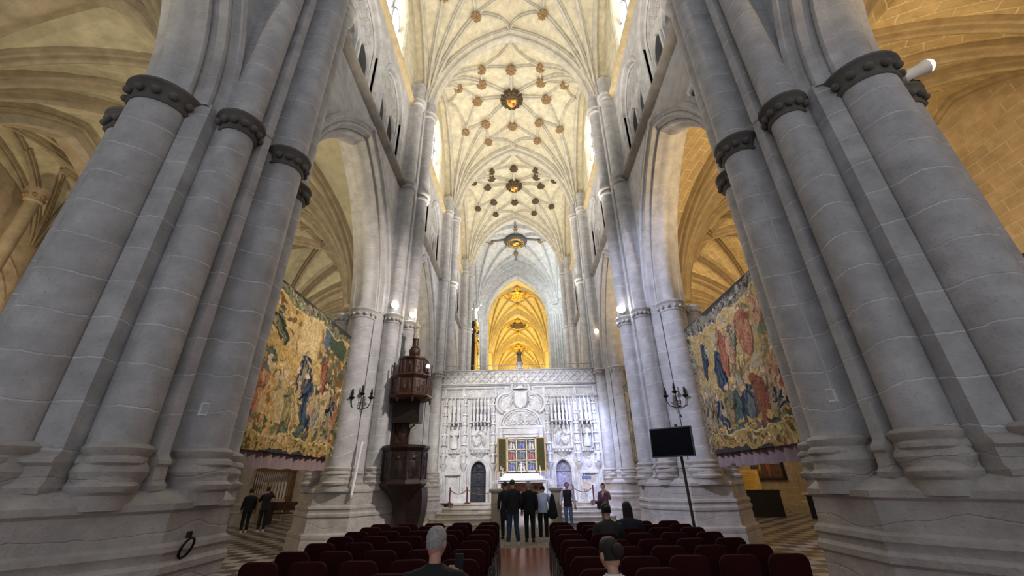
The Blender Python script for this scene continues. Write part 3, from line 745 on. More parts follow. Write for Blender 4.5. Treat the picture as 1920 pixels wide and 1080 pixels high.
# pinnacled buttress shafts between the niches
def crocket_shaft(x, zb=1.95, zt=5.3):
    m = MB(); z = zb
    m.lathe([(.01, 0), (.07, .12), (.12, .26), (.16, .34), (.17, .40), (.12, .44)], (x, SY - .02, zb), 8)
    z = zb + .42; lev = 0
    while z < zt - .1:
        w = .135 - .012 * lev; hgt = .46
        m.prism([(x + w * math.cos(PI / 4 + q * PI / 2), SY - .04 + w * math.sin(PI / 4 + q * PI / 2)) for q in range(4)], z, z + hgt * .75)
        for e in (-.06, .06): m.box(x + e - .02, x + e + .02, SY - .16, SY - .02, z + .04, z + hgt * .62)
        m.lathe([(w * 1.1, 0), (w * 1.15, .03), (w * .5, .12), (.01, .22)], (x, SY - .06, z + hgt * .75), 6)
        for e in (-1, 1): m.ball((x + e * w * .9, SY - .12, z + hgt * .82), (.035, .04, .05), 6, 4)
        z += hgt; lev += 1
    m.build('pinnacle', M['white'], SCR, ang=30)
    m = MB()
    for e in (-.11, -.04, .04, .11): m.tube([(x + e, SY - .03, PZ), (x + e, SY - .03, zb + .1)], .04, 8)
    m.box(x - .17, x + .17, SY - .12, SY, PZ, PZ + .35); m.build('clustered_shaft', M['white'], SCR)
for x in (-3.66, -2.70, -1.30, 1.36, 2.74, 3.66): crocket_shaft(x)
def canopy(xc, w, zb, zt, n):
    m = MB()
    m.box(xc - w / 2, xc + w / 2, SY - .04, SY, zb, zt)
    for i in range(n):
        x = xc - w / 2 + w * (i + .5) / n; d = .36 * (1 - ((i + .5) / n * 2 - 1) ** 2) + .14; r = w / n * .30; z = zb
        for q, hh in enumerate((.46, .38, .30)):
            if z + hh > zt: break
            m.box(x - r, x + r, SY - d, SY - .02, z + .10, z + hh)
            m.add([(x - r * 1.3, SY - d - .03, z + .10), (x + r * 1.3, SY - d - .03, z + .10), (x, SY - d - .05, z + .28), (x - r * 1.3, SY - d + .04, z + .10), (x + r * 1.3, SY - d + .04, z + .10), (x, SY - d + .04, z + .28)], [(0, 1, 2), (3, 5, 4), (0, 2, 5, 3), (1, 4, 5, 2)])
            m.lathe([(r * .9, 0), (.012, .24)], (x, SY - d + .03, z + hh), 5)
            z += hh; d *= .72; r *= .86
        m.lathe([(.008, -.10), (.03, -.06), (.04, -.02), (.02, .10)], (x, SY - .38 * (1 - ((i + .5) / n * 2 - 1) ** 2) - .12, zb), 6)
    m.box(xc - w / 2, xc + w / 2, SY - .34, SY - .02, zb + .08, zb + .13)
    return m.build('niche_canopy', M['white'], SCR, ang=30)
canopy(-1.95, 1.05, 4.10, 5.32, 6); canopy(2.02, 1.05, 4.10, 5.32, 6); canopy(-3.18, .62, 4.10, 5.32, 3); canopy(3.22, .62, 4.10, 5.32, 3)
m_niche = plain('niche_shadow_stone', (.35, .32, .30), .9)
for xc, w in ((-1.95, .95), (2.02, .95), (-3.18, .56), (3.22, .56)):
    for e in (-1, 1): m = MB(); x = xc + e * (w / 2 - .025); m.box(x - .025, x + .025, SY - .1, SY, 3.0, 4.1); m.build('niche_jamb', M['white'], SCR)
    m = MB(); m.lathe([(w * .12, -.36), (w * .3, -.22), (w * .42, -.1), (w * .52, -.04), (w * .54, .02), (w * .5, .05)], (xc, SY, 2.98), 14, PI, 2 * PI, sy=.5)
    for q in range(7): a = PI + PI * (q + .5) / 7; m.ball((xc + w * .44 * math.cos(a), SY + w * .24 * math.sin(a), 2.86), (.05, .05, .06), 6, 4)
    m.build('corbel', M['white'], SCR)
for xc, s_ in ((-1.95, 1), (2.02, -1)):
    U, V_ = grid_uv(.86, 1.02, .022)
    figs = [(.18, .30, .10, .26, .3), (.40, .26, .09, .22, -.5), (.62, .42, .12, .34, .1), (.68, .70, .07, .12, .6), (.28, .62, .08, .16, -.7), (.50, .58, .06, .16, .9)]
    if s_ < 0: figs = [(.86 - a, b, c, d, -e) for a, b, c, d, e in figs]
    H = np.maximum(figure_h(U, V_, figs), .18 * spiral_h(U, V_, .16))
    relief('relief_scene', xc - .43, xc + .43, 3.04, 4.08, SY - .01, H, .16, M['white'], SCR)
for xc in (-3.18, 3.22):
    m = MB(); statue(m, (xc, SY - .12, 3.03), 1.0); m.build('niche_statue', M['white'], SCR, ang=60)
for xc in (-3.18, 3.22):
    U, V_ = grid_uv(.5, .6, .025); relief('shield_relief', xc - .25, xc + .25, 2.02, 2.62, SY - .004, figure_h(U, V_, [(.25, .3, .12, .2, 0)]) + .3 * spiral_h(U, V_, .2), .06, M['white'], SCR)
    m = MB(); m.box(xc - .36, xc + .36, SY - .14, SY, 1.88, 1.96); m.box(xc - .30, xc - .24, SY - .06, SY, .9, 1.88); m.box(xc + .24, xc + .30, SY - .06, SY, .9, 1.88); m.box(xc - .36, xc + .36, SY - .10, SY, PZ, PZ + .16)
    m.build('panel_frame', M['white'], SCR)
# small figures on the buttresses
for x in (-3.66, -2.70, -1.30, 1.36, 2.74, 3.66):
    m = MB(); statue(m, (x, SY - .16, 2.38), .52, arms=False); m.build('small_statue', M['white'], SCR, ang=60)
# doors
for e, mat, lab in ((-1, plain('dark_carved_door', (.022, .022, .03), .5, var=.4, scale=16, bump=.4, bscale=20), 'black carved door leaf'), (1, plain('lilac_grey_door', (.30, .29, .42), .5, var=.3, scale=16, bump=.4, bscale=20), 'bluish grey carved door leaf')):
    xc = e * 2.0
    m = MB(); m.plate(arch_poly(xc, 2.02, .355, .455, 8, base=PZ), [], lambda u, h, w: (u, SY + w, h), .16, .24)
    D = m.build('door', mat, SCR); D['label'] = lab
    for z0, z1 in ((.84, 1.40), (1.48, 2.0)):
        U, V_ = grid_uv(.56, z1 - z0, .03); relief('door_panel', xc - .28, xc + .28, z0, z1, SY + .155, figure_h(U, V_, [(.28, (z1 - z0) * .42, .1, .16, 0)]) * .8 + .3 * spiral_h(U, V_, .2), .04, mat, D)
    U, V_ = grid_uv(.44, .34, .03); relief('door_panel', xc - .22, xc + .22, 2.04, 2.36, SY + .155, figure_h(U, V_, [(.22, .14, .13, .1, .4)]), .05, mat, D)
    for z in (.78, 1.44, 2.02): m = MB(); m.box(xc - .35, xc + .35, SY + .11, SY + .16, z - .03, z + .03); m.build('door_rail', mat, D)
    m = MB(); m.archband([(.0, 0.0), (.0, -.06), (.06, -.10), (.10, -.06), (.14, -.08), (.18, 0)], xc, 2.02, .36, .46, lambda u, h, w: (u, SY + w, h), 10, leg=2.02 - PZ); m.build('door_arch', M['white'], SCR)
# central coat of arms in a lobed frame, tympanum arch, lintel
def path_tube(nm, pts, r, mat=M['white'], par=SCR): 
    m = MB(); m.tube(pts, r, 8); return m.build(nm, mat, par)
def lobe(c, r, a0, a1, n=14): return [(c[0] + r * math.cos(math.radians(a0 + (a1 - a0) * i / n)), SY - .10, c[1] + r * math.sin(math.radians(a0 + (a1 - a0) * i / n))) for i in range(n + 1)]
path = lobe((-.66, 5.10), .48, 250, 75) + lobe((.07, 5.78), .46, 190, -10) + lobe((.80, 5.10), .48, 105, -70)
path_tube('lobed_frame', path, .07); path_tube('lobed_frame', [(x * .86 + .01, y + .03, (z - 5.1) * .86 + 5.1) for x, y, z in path], .035)
m = MB(); sh = [(-.34, .38), (-.34, -.1), (-.24, -.32), (0, -.46), (.24, -.32), (.34, -.1), (.34, .38), (0, .42)]
m.loft([[(.07 + x * k, SY - d, 5.28 + z * k) for x, z in sh] for k, d in ((1.1, 0), (1.05, .14), (.92, .19), (.86, .15))], True, False, True); m.build('shield', M['white'], SCR)
m = MB(); m.lathe([(.42, 0), (.40, .04), (.2, .07), (.16, .18), (.02, .22)], (.07, SY - .02, 5.80), 16, PI, 2 * PI, sy=.6)
for e in (-1, 1):
    for q in range(9): m.ball((.07 + e * (.42 + .03 * (q % 3)), SY - .07, 5.74 - q * .085), (.045, .04, .05), 6, 4)
m.build('cardinal_hat', M['white'], SCR)
for x0, x1 in ((-1.05, -.42), (.55, 1.18)):
    U, V_ = grid_uv(x1 - x0, .78, .025); relief('scroll_relief', x0, x1, 4.72, 5.5, SY - .003, spiral_h(U, V_, .32, .5), .08, M['white'], SCR)
for x0, x1 in ((-1.12, -.55), (.68, 1.2)):
    U, V_ = grid_uv(x1 - x0, .3, .02); relief('corner_foliage', x0, x1, 5.56, 5.86, SY - .003, spiral_h(U, V_, .15), .07, M['white'], SCR)
for r, d in ((1.0, .08), (.88, .05)): path_tube('tympanum_arch', [(.05 + r * math.cos(PI * i / 24), SY - d, 4.06 + .80 * r * math.sin(PI * i / 24)) for i in range(25)], .05)
U, V_ = grid_uv(1.5, .62, .024); H = spiral_h(U, V_, .30, 2) * (1 - ((U - .75) / .78) ** 2 - (V_ / .72) ** 2 > 0) + 1.2 * figure_h(U, V_, [(.75, .26, .13, .18, 0)])
relief('tympanum_relief', -.70, .80, 4.08, 4.70, SY - .003, H, .10, M['white'], SCR)
m = MB(); m.box(-1.02, 1.12, SY - .12, SY, 3.92, 4.04); m.box(-.95, 1.05, SY - .08, SY, 3.66, 3.90); m.box(-.72, .82, SY - .16, SY, 3.50, 3.60); m.box(-1.0, -.84, SY - .16, SY, PZ, 3.9); m.box(.94, 1.10, SY - .16, SY, PZ, 3.9)
m.build('lintel', M['white'], SCR)
# iron railing on top
m = MB()
for i in range(22):
    x = -3.75 + 7.5 * i / 21; m.tube([(x, SY, 6.78), (x, SY, 7.08)], .012, 5)
m.tube([(-3.75, SY, 7.08), (3.75, SY, 7.08)], .016, 6); m.tube([(-3.75, SY, 6.84), (3.75, SY, 6.84)], .012, 5); m.build('railing', plain('grey_railing', (.30, .27, .25), .5, .4), SCR)
# statue standing on the balustrade
T = thing('stone_statue', 'small stone statue on a pedestal at the middle of the screen top', 'statue', (.06, SY - .06, 6.81))
m = MB(); m.lathe([(.20, 0), (.21, .05), (.13, .1), (.12, .22), (.19, .30), (.20, .36)], (0, 0, 0), 8); m.build('pedestal', M['white'], T)
m = MB(); statue(m, (0, 0, .36), .74); m.tube([(.2, -.1, .62), (.22, -.1, 1.12)], .012, 6); m.build('figure', plain('weathered_statue', (.17, .13, .10), .8, var=.4, scale=15), T, ang=60)

# altar triptych with painted panels
def canvas(h, w, col): a = np.empty((h, w, 3)); a[:] = col; return a
def paint_mesh(name, img, mapf, mat, parent=None, back=None):
    """img rows top to bottom -> faces coloured cell by cell; mapf(s, t) s 0..1 left-right, t 0..1 bottom-top"""
    h, w, _ = img.shape
    v = [tuple(mapf(i / w, 1 - j / h)) for j in range(h + 1) for i in range(w + 1)]
    f = [(j * (w + 1) + i, (j + 1) * (w + 1) + i, (j + 1) * (w + 1) + i + 1, j * (w + 1) + i + 1) for j in range(h) for i in range(w)]
    me = bpy.data.meshes.new(name); me.from_pydata(v, [], f); me.materials.append(mat)
    ca = me.color_attributes.new('Col', 'FLOAT_COLOR', 'CORNER')
    c = np.ones((h * w, 4, 4), dtype=np.float32); c[:, :, :3] = np.clip(img.reshape(-1, 1, 3), 0, 1)
    ca.data.foreach_set('color', c.ravel()); me.shade_smooth()
    o = bpy.data.objects.new(name, me); return link(o, parent)
def blob(img, u, v, w, h, col, tilt=0.0, stripe=None, soft=.2):
    H, W, _ = img.shape; R_ = max(w, h) * 1.05
    i0, i1 = max(0, int((u - R_) * W)), min(W, int((u + R_) * W) + 2); j0, j1 = max(0, int((v - R_) * H)), min(H, int((v + R_) * H) + 2)
    if i1 <= i0 or j1 <= j0: return
    S = img[j0:j1, i0:i1]; yy, xx = np.mgrid[j0:j1, i0:i1]; x = (xx + .5) / W - u; y = (yy + .5) / H - v
    a, b = x * math.cos(tilt) + y * math.sin(tilt), -x * math.sin(tilt) + y * math.cos(tilt)
    d = (a / w) ** 2 + (b / h) ** 2; k = np.clip((1 - d) / soft, 0, 1)[..., None]
    c = np.array(col)[None, None, :] * np.ones_like(S)
    if stripe is not None:
        ph = (u * 37 + v * 91) % 6.28
        st = np.clip(.25 + .75 * np.sin(a / w * 6 + 1.6 * np.sin(b / h * 3.1 + ph) + ph) * np.cos(b / h * 1.7 + ph), 0, 1)[..., None] * .75
        c = c * (1 - st) + np.array(stripe) * st
    S[:] = S * (1 - k) + c * k
def fig(img, u, v, s, col, col2, tilt=0.0, skin=(.60, .43, .25), wide=1.0):
    dk = tuple(c * .45 for c in col)
    blob(img, u + .012, v + s * .44, s * .21 * wide, s * .55, dk, tilt)
    for q in (-1, 0, 1):
        blob(img, u + q * s * .085 * wide + .02 * s * math.sin(u * 40 + q), v + s * (.46 + .04 * q), s * .085 * wide, s * (.50 - .04 * abs(q)), col if q else tuple((a + b) / 2 for a, b in zip(col, col2)), tilt + q * .12, col2)
    blob(img, u, v, s * .15 * wide, s * .20, tuple(c * .9 for c in col), tilt, col2)
    blob(img, u + s * .13 * wide, v + .06 * s, s * .12, s * .035, col2, tilt + .7); blob(img, u - s * .12 * wide, v + .09 * s, s * .10, s * .035, dk, tilt - .7)
    hx, hy = u + math.sin(tilt) * s * .28, v - s * .265
    blob(img, hx, hy - s * .015, s * .075, s * .085, tuple(c * .35 for c in skin)); blob(img, hx + s * .012, hy, s * .055, s * .072, skin)
    blob(img, u + s * .24 * wide, v + .0 * s, s * .035, s * .03, skin)
TR = thing('painted_triptych', 'gold framed triptych with nine small paintings, wings open, above the altar', 'altarpiece', (.05, SY - .30, 1.98))
m = MB()
for x in (-.66, -.24, .24, .66): m.box(x - .022, x + .022, -.05, .02, 0, 1.46)
for z in (.02, .49, .96, 1.44): m.box(-.68, .68, -.05, .02, z - .022, z + .022)
m.box(-.68, .68, .02, .10, 0, 1.46); m.build('frame', plain('pale_gilt_frame', (.66, .56, .38), .5, .2), TR)
rs = np.random.RandomState(4)
for i in range(3):
    for j in range(3):
        im = canvas(34, 30, (.05, .045, .05)); im += np.kron(rs.rand(17, 15, 1), np.ones((2, 2, 1))) * .07
        c1, c2 = [((.05, .10, .30), (.3, .35, .5)), ((.35, .05, .05), (.55, .25, .2)), ((.45, .42, .38), (.7, .68, .62)), ((.08, .12, .16), (.25, .3, .3))][(i * 2 + j) % 4]
        fig(im, .40, .42, .75, c1, c2, .1); fig(im, .74, .55, .55, c2, c1, -.2); fig(im, .16, .55, .5, (.2, .14, .08), c1, .2); blob(im, .5, .12, .5, .10, (.30, .33, .36), .2)
        x0 = -.66 + .022 + i * .44; z0 = .042 + j * .47
        ww = .396 if i != 1 else .44
        x0 = (-.638, -.218, .262)[i]
        paint_mesh('painted_panel', im, lambda s, t, a=x0, b=z0, q=(.376, .436, .376)[i]: (a + s * q, .0, b + t * .426), M['paint'], TR)
for e in (-1, 1):
    m = MB(); Mx = Matrix.Translation((e * .70, 0, .73)) @ Matrix.Rotation(-e * math.radians(28), 4, 'Z')
    m.obox(Mx @ Matrix.Translation((e * .24, 0, 0)), .48, .05, 1.50); W_ = m.build('wing', plain('wing_gilt', (.50, .33, .13), .5, .2), TR)
    im = canvas(60, 20, (.055, .05, .02)); im *= (.6 + .8 * rs.rand(60, 20, 1))
    blob(im, .3, .9, .06, .07, (.5, .45, .3))
    paint_mesh('painted_panel', im, lambda s, t, e=e, Q=Mx: Q @ Vector((e * .24 - .19 + s * .38, -.027, -.70 + t * 1.40)), M['paint'], W_)
AL = thing('altar_table', 'white stone altar table under the triptych, carved red front', 'altar', (.03, SY - .62, PZ))
m = MB(); m.box(-1.05, 1.05, -.34, .40, .78, .86); m.box(-1.15, 1.15, -.40, .42, .86, .90); m.build('slab', M['white'], AL)
for e in (-1, 1): m = MB(); m.box(e * 1.0 - .07, e * 1.0 + .07, -.3, .3, 0, .78); m.build('leg', M['white'], AL)
m = MB(); m.box(-.93, .93, .1, .14, 0, .78); m.build('front_panel', plain('red_brown_carving', (.22, .09, .05), .7, var=.6, scale=14, bump=.6), AL)
m = MB(); m.box(-.95, .95, -.2, .42, .90, 1.02); m.box(-.80, .80, -.05, .42, 1.02, 1.16); m.build('gradine', M['cloth'], AL)
T = thing('altar_crucifix', 'slim white crucifix standing on the altar before the triptych', 'crucifix', (.03, SY - .72, PZ + 1.02))
m = MB(); m.lathe([(.08, 0), (.09, .03), (.03, .06), (.02, .1)], n=10); m.tube([(0, 0, .05), (0, 0, .62)], .014, 6); m.build('stem', M['lampwhite'], T)
m = MB(); m.box(-.11, .11, -.012, .012, .50, .53); m.build('crossbar', M['lampwhite'], T)
for e, w in ((-1, 'left'), (1, 'right')):
    m = MB(); m.lathe([(.05, 0), (.055, .02), (.02, .04), (.018, .16), (.03, .18), (.014, .19), (.014, .36), (.003, .39)], n=8)
    o = m.build('altar_candle', M['lampwhite']); o.location = (.03 + e * .85, SY - .72, PZ + 1.02); tag(o, 'white candle in a low holder on the %s end of the altar' % w, 'candle', 'altar candles')

# platform and steps
def step_poly(y, x):
    return [(-x, y + .5), (-x + .12, y + .12), (-x + .5, y), (x - .5, y), (x - .12, y + .12), (x, y + .5), (x + .1, 20.7), (-x - .1, 20.7)]
ST = MB(); Ys = (17.5, 17.95, 18.4, 18.85, 19.3)
for i, yv in enumerate(Ys):
    for x0, x1 in ((-4.0 + .2 * i, -1.22), (1.6, 4.0 - .2 * i)):
        pr = []
        e = -1 if x0 < 0 else 1
        ox = x0 if e < 0 else x1; ix = x1 if e < 0 else x0
        P = [(ox, 20.62), (ox, yv + .6), (ox - e * .15, yv + .2), (ox - e * .55, yv), (ix, yv - .0), (ix, 20.62)]
        ST.prism(P, .012 if i == 0 else .15 * i, .15 * (i + 1) - .04); Q = [(a + (e * .0), b - .035) if b < 20 else (a, b) for a, b in P]; ST.prism(Q, .15 * (i + 1) - .04, .15 * (i + 1))
ST.box(-1.0, 1.4, 19.4, 20.62, .012, .75)
tag(ST.build('stone_steps', stone('step_stone', (.50, .46, .41), stain=(.36, .31, .25)), ang=30), 'pale worn stone steps up to the carved screen, split by a stair well', 'steps')
for x, w, g in ((-.98, 'left', 1), (1.33, 'right', 1)):
    T = thing('stone_post', 'square stone post with flat cap, %s side of the steps opening' % w, 'post', (x, 17.4, .012), group='stone posts at the steps')
    m = MB(); m.box(-.17, .17, -.17, .17, 0, 1.18); m.box(-.20, .20, -.20, .20, 0, .12); m.box(-.18, .18, -.18, .18, .82, .86); m.build('shaft', M['pillarstone'], T)
    m = MB(); m.loft([[(a * s_, b * s_, z) for a, b in ((-1, -1), (1, -1), (1, 1), (-1, 1))] for s_, z in ((.17, 1.18), (.25, 1.26), (.26, 1.32), (.2, 1.34))], True, True, True); m.build('cap', M['pillarstone'], T)
    m = MB(); m.box(-.13, .13, .17, 2.0, 0, .95); m.build('parapet_wall', M['pillarstone'], T)
PP = [(-3.1, 19.45), (-2.35, 19.45), (2.25, 19.45), (3.1, 19.45)]
for (x, y), w in zip(PP, ('left end of the platform', 'left, beside the black door', 'right, beside the grey blue door', 'right end of the platform')):
    T = thing('rope_post', 'thin dark red barrier post, %s' % w, 'barrier post', (x, y, PZ), group='barrier posts on the platform')
    m = MB(); m.lathe([(.17, 0), (.17, .02), (.10, .05), (.04, .08), (.03, .1)], n=14); m.build('foot', M['redpost'], T)
    m = MB(); m.tube([(0, 0, .06), (0, 0, .60)], .03, 8); m.ball((0, 0, .62), .035, 8, 6); m.build('pole', M['redpost'], T)
def rope(a, b, lab):
    m = MB(); m.tube([(a[0] + (b[0] - a[0]) * t, a[1] + (b[1] - a[1]) * t, a[2] + (b[2] - a[2]) * t - .18 * 4 * t * (1 - t)) for t in [i / 12 for i in range(13)]], .016, 6)
    tag(m.build('barrier_rope', M['rope']), lab, 'rope', 'barrier ropes')
rope((-3.1, 19.45, 1.31), (-2.35, 19.45, 1.31), 'dark rope between the two left barrier posts')
rope((-2.35, 19.45, 1.31), (-1.25, 19.0, 1.25), 'dark rope across the black door to the stone parapet')
rope((1.62, 19.0, 1.25), (2.25, 19.45, 1.31), 'dark rope from the right stone parapet to the first right post')
rope((2.25, 19.45, 1.31), (3.1, 19.45, 1.31), 'dark rope between the two right barrier posts')
T = thing('sheet_stand', 'small stand with tan sheet and blue grey lamp box, right of the bluish door', 'stand', (2.95, 20.0, PZ))
m = MB(); m.tube([(0, 0, .1), (0, 0, .98)], .014, 6)
for q in range(3): m.tube([(0, 0, .16), (.22 * math.cos(q * 2.1 + .5), .22 * math.sin(q * 2.1 + .5), .0)], .011, 6)
m.build('tripod', M['lampwhite'], T)
m = MB(); m.obox(Matrix.Translation((-.04, -.03, .60)) @ Matrix.Rotation(.35, 4, 'Y') @ Matrix.Rotation(-.2, 4, 'X'), .36, .015, .28); m.build('sheet', plain('tan_card', (.45, .36, .28), .8), T)
m = MB(); m.box(-.2, .2, -.06, .06, .86, 1.0); m.build('lamp_box', plain('blue_grey_box', (.12, .15, .28), .5), T)
# ---------------------------------------------------------------- tapestries
def leaf_border(im, y0, y1, x0, x1, base, dark, light, seed):
    r = np.random.RandomState(seed); H, W, _ = im.shape
    im[int(y0 * H):int(y1 * H), int(x0 * W):int(x1 * W)] = base
    n = int(900 * (y1 - y0) * (x1 - x0)) + 30
    for i in range(n):
        u = x0 + (x1 - x0) * r.rand(); v = y0 + (y1 - y0) * r.rand(); c = dark if r.rand() < .6 else light
        blob(im, u, v, .006 + .012 * r.rand(), .005 + .009 * r.rand(), tuple(q * (.7 + .5 * r.rand()) for q in c), r.rand() * 3)
def smooth_noise(r, H, W, k):
    g = r.rand(k + 2, k + 2); yy = np.linspace(0, k, H); xx = np.linspace(0, k, W); iy = yy.astype(int); ix = xx.astype(int); fy = (yy - iy)[:, None]; fx = (xx - ix)[None, :]
    fy = fy * fy * (3 - 2 * fy); fx = fx * fx * (3 - 2 * fx)
    return g[iy][:, ix] * (1 - fy) * (1 - fx) + g[iy + 1][:, ix] * fy * (1 - fx) + g[iy][:, ix + 1] * (1 - fy) * fx + g[iy + 1][:, ix + 1] * fy * fx
def weave(im, seed, lo=.86, hi=1.12):
    r = np.random.RandomState(seed); H, W, _ = im.shape
    yy, xx = np.mgrid[0:H, 0:W].astype(float)
    for k, a in ((9, 12), (22, 7), (55, 3.4)):
        xx += a * (smooth_noise(r, H, W, k) - .5) * 1.3; yy += a * (smooth_noise(r, H, W, k) - .5) * 1.3
    im[:] = im[np.clip(yy, 0, H - 1).astype(int), np.clip(xx, 0, W - 1).astype(int)]
    fine = smooth_noise(r, H, W, 90); y0, x0 = np.mgrid[0:H, 0:W] / float(H)
    ln = np.sin(6.283 * (x0 * 34 + 5 * smooth_noise(r, H, W, 9) + 4 * smooth_noise(r, H, W, 20) + y0 * 6)); sel = smooth_noise(r, H, W, 14)
    im *= (.70 + .5 * fine - .34 * np.clip(ln * 1.6 - .5, 0, 1) * (sel > .38))[..., None] * .82
    n = np.zeros((H, W))
    for k in (3, 7, 16, 40):
        g = r.rand(k + 2, k + 2); yy = np.linspace(0, k, H); xx = np.linspace(0, k, W); iy = yy.astype(int); ix = xx.astype(int); fy = (yy - iy)[:, None]; fx = (xx - ix)[None, :]
        n += (g[iy][:, ix] * (1 - fy) * (1 - fx) + g[iy + 1][:, ix] * fy * (1 - fx) + g[iy][:, ix + 1] * (1 - fy) * fx + g[iy + 1][:, ix + 1] * fy * fx) / 4
    im *= (lo + (hi - lo) * 2 * n[..., None] * .75)
OCH = (.52, .34, .11); OCH2 = (.62, .45, .20); BLU = (.020, .032, .055); BLU2 = (.10, .14, .17); REDC = (.27, .075, .04); SAL = (.44, .21, .11); GRN = (.07, .09, .05); GRN2 = (.16, .17, .08); CRM = (.50, .39, .21); BRN = (.19, .11, .045)
def tapestry_left():
    im = canvas(270, 320, OCH)
    r = np.random.RandomState(3)
    for i in range(240): blob(im, r.rand(), .1 + .8 * r.rand(), .02 + .05 * r.rand(), .008 + .02 * r.rand(), [OCH2, (.44, .28, .10), BRN, (.56, .38, .15)][r.randint(4)], r.rand() * 3)
    for i in range(60): blob(im, .62 + .36 * r.rand(), .10 + .45 * r.rand(), .015 + .03 * r.rand(), .02 + .04 * r.rand(), [GRN, GRN2, BLU2, BRN][r.randint(4)], r.rand() * 3)
    for x in (.78, .88, .94, .70): blob(im, x, .42, .010, .24, BRN, .08)
    blob(im, .84, .17, .16, .07, GRN, .3); blob(im, .45, .24, .13, .20, OCH2, 0, None, .5)
    fig(im, .12, .20, .22, GRN, CRM, -.8); fig(im, .12, .45, .16, GRN2, BLU2, .4)
    fig(im, .46, .40, .27, BLU, CRM, .05, wide=1.2); fig(im, .30, .28, .12, OCH2, SAL, -.2); fig(im, .68, .36, .24, REDC, SAL, -.15); fig(im, .80, .44, .18, GRN, OCH, .2)
    for i, (u, c, c2, s) in enumerate(((.05, REDC, SAL, .34), (.14, SAL, OCH2, .38), (.22, (.50, .28, .08), OCH2, .34), (.28, CRM, OCH, .30), (.36, GRN2, OCH, .28), (.46, OCH2, BRN, .30), (.55, BLU, BLU2, .36), (.62, CRM, SAL, .30), (.70, CRM, BLU2, .34), (.79, OCH2, CRM, .36), (.87, BLU, CRM, .34), (.94, SAL, BRN, .30))):
        fig(im, u, .60 + .035 * (i % 3), s, c, c2, .12 * math.sin(i * 2.3))
    for i in range(11): blob(im, .04 + .09 * i, .49 + .02 * (i % 2), .022, .024, (.70, .50, .30))
    fig(im, .76, .78, .22, CRM, BLU, .9, wide=1.3); fig(im, .60, .76, .20, BLU, BLU2, -.5); fig(im, .88, .78, .2, SAL, CRM, -.1)
    for i in range(90): blob(im, r.rand(), .80 + .08 * r.rand(), .012 + .02 * r.rand(), .008 + .012 * r.rand(), [GRN, GRN2, BRN, OCH][r.randint(4)], r.rand() * 3)
    leaf_border(im, .0, .085, 0, 1, (.20, .17, .10), GRN, (.42, .34, .18), 1); leaf_border(im, .895, 1, 0, 1, (.40, .27, .09), (.13, .09, .03), OCH2, 2); leaf_border(im, 0, 1, .955, 1, (.22, .17, .09), GRN, (.4, .3, .15), 5); leaf_border(im, 0, 1, 0, .04, (.3, .2, .08), GRN, (.4, .3, .15), 6)
    for v in (.088, .892): blob(im, .5, v, 3, .006, (.62, .45, .20))
    blob(im, .5, .0, 3, .010, (.05, .045, .04)); blob(im, .5, 1, 3, .012, (.05, .045, .04)); weave(im, 3); return im
def tapestry_right():
    im = canvas(270, 320, (.47, .31, .11))
    r = np.random.RandomState(8)
    for i in range(280): blob(im, r.rand(), .1 + .8 * r.rand(), .02 + .05 * r.rand(), .008 + .02 * r.rand(), [(.55, .39, .16), (.42, .28, .10), (.26, .19, .09), (.36, .31, .20)][r.randint(4)], r.rand() * 3)
    fig(im, .20, .28, .20, BLU, BLU2, .1, wide=1.2); fig(im, .36, .36, .27, BLU, BLU2, -.1, wide=1.1); fig(im, .46, .24, .30, REDC, SAL, .05); fig(im, .55, .27, .24, SAL, CRM, .1); fig(im, .62, .25, .17, GRN, CRM, .5); fig(im, .72, .22, .28, SAL, REDC, .1); fig(im, .88, .20, .26, SAL, CRM, -.3)
    blob(im, .66, .13, .15, .012, CRM, -.5)
    for i, (u, c, c2, s) in enumerate(((.12, (.2, .17, .13), CRM, .34), (.20, BRN, (.45, .38, .3), .36), (.28, BLU, (.4, .33, .22), .34), (.40, GRN2, SAL, .30), (.46, GRN, BLU2, .34), (.56, BLU, GRN, .30), (.62, BLU, (.2, .2, .15), .26), (.70, REDC, BRN, .30), (.80, (.3, .2, .1), CRM, .32), (.90, SAL, CRM, .30), (.96, REDC, SAL, .26))):
        fig(im, u, .66 + .03 * (i % 3) - .08 * (u > .65), s, c, c2, .15 * math.sin(i * 1.9))
    fig(im, .84, .74, .26, BLU, CRM, 1.1, wide=1.4); blob(im, .60, .56, .008, .14, BRN, .2); blob(im, .90, .36, .05, .05, GRN2, .6)
    for i in range(90): blob(im, r.rand(), .80 + .08 * r.rand(), .012 + .02 * r.rand(), .008 + .012 * r.rand(), [GRN, BRN, (.33, .22, .08), OCH][r.randint(4)], r.rand() * 3)
    leaf_border(im, .0, .10, 0, 1, (.22, .19, .13), (.06, .06, .05), (.40, .35, .24), 11); leaf_border(im, .885, 1, 0, 1, (.36, .24, .08), (.14, .09, .03), OCH2, 12); leaf_border(im, 0, 1, 0, .05, (.24, .20, .13), (.06, .06, .05), (.4, .33, .2), 15); leaf_border(im, 0, 1, .95, 1, (.24, .20, .13), GRN, (.4, .33, .2), 16)
    for v in (.103, .882): blob(im, .5, v, 3, .006, (.55, .42, .20))
    blob(im, .5, .0, 3, .010, (.05, .045, .04)); blob(im, .5, 1, 3, .012, (.05, .045, .04)); weave(im, 5); return im
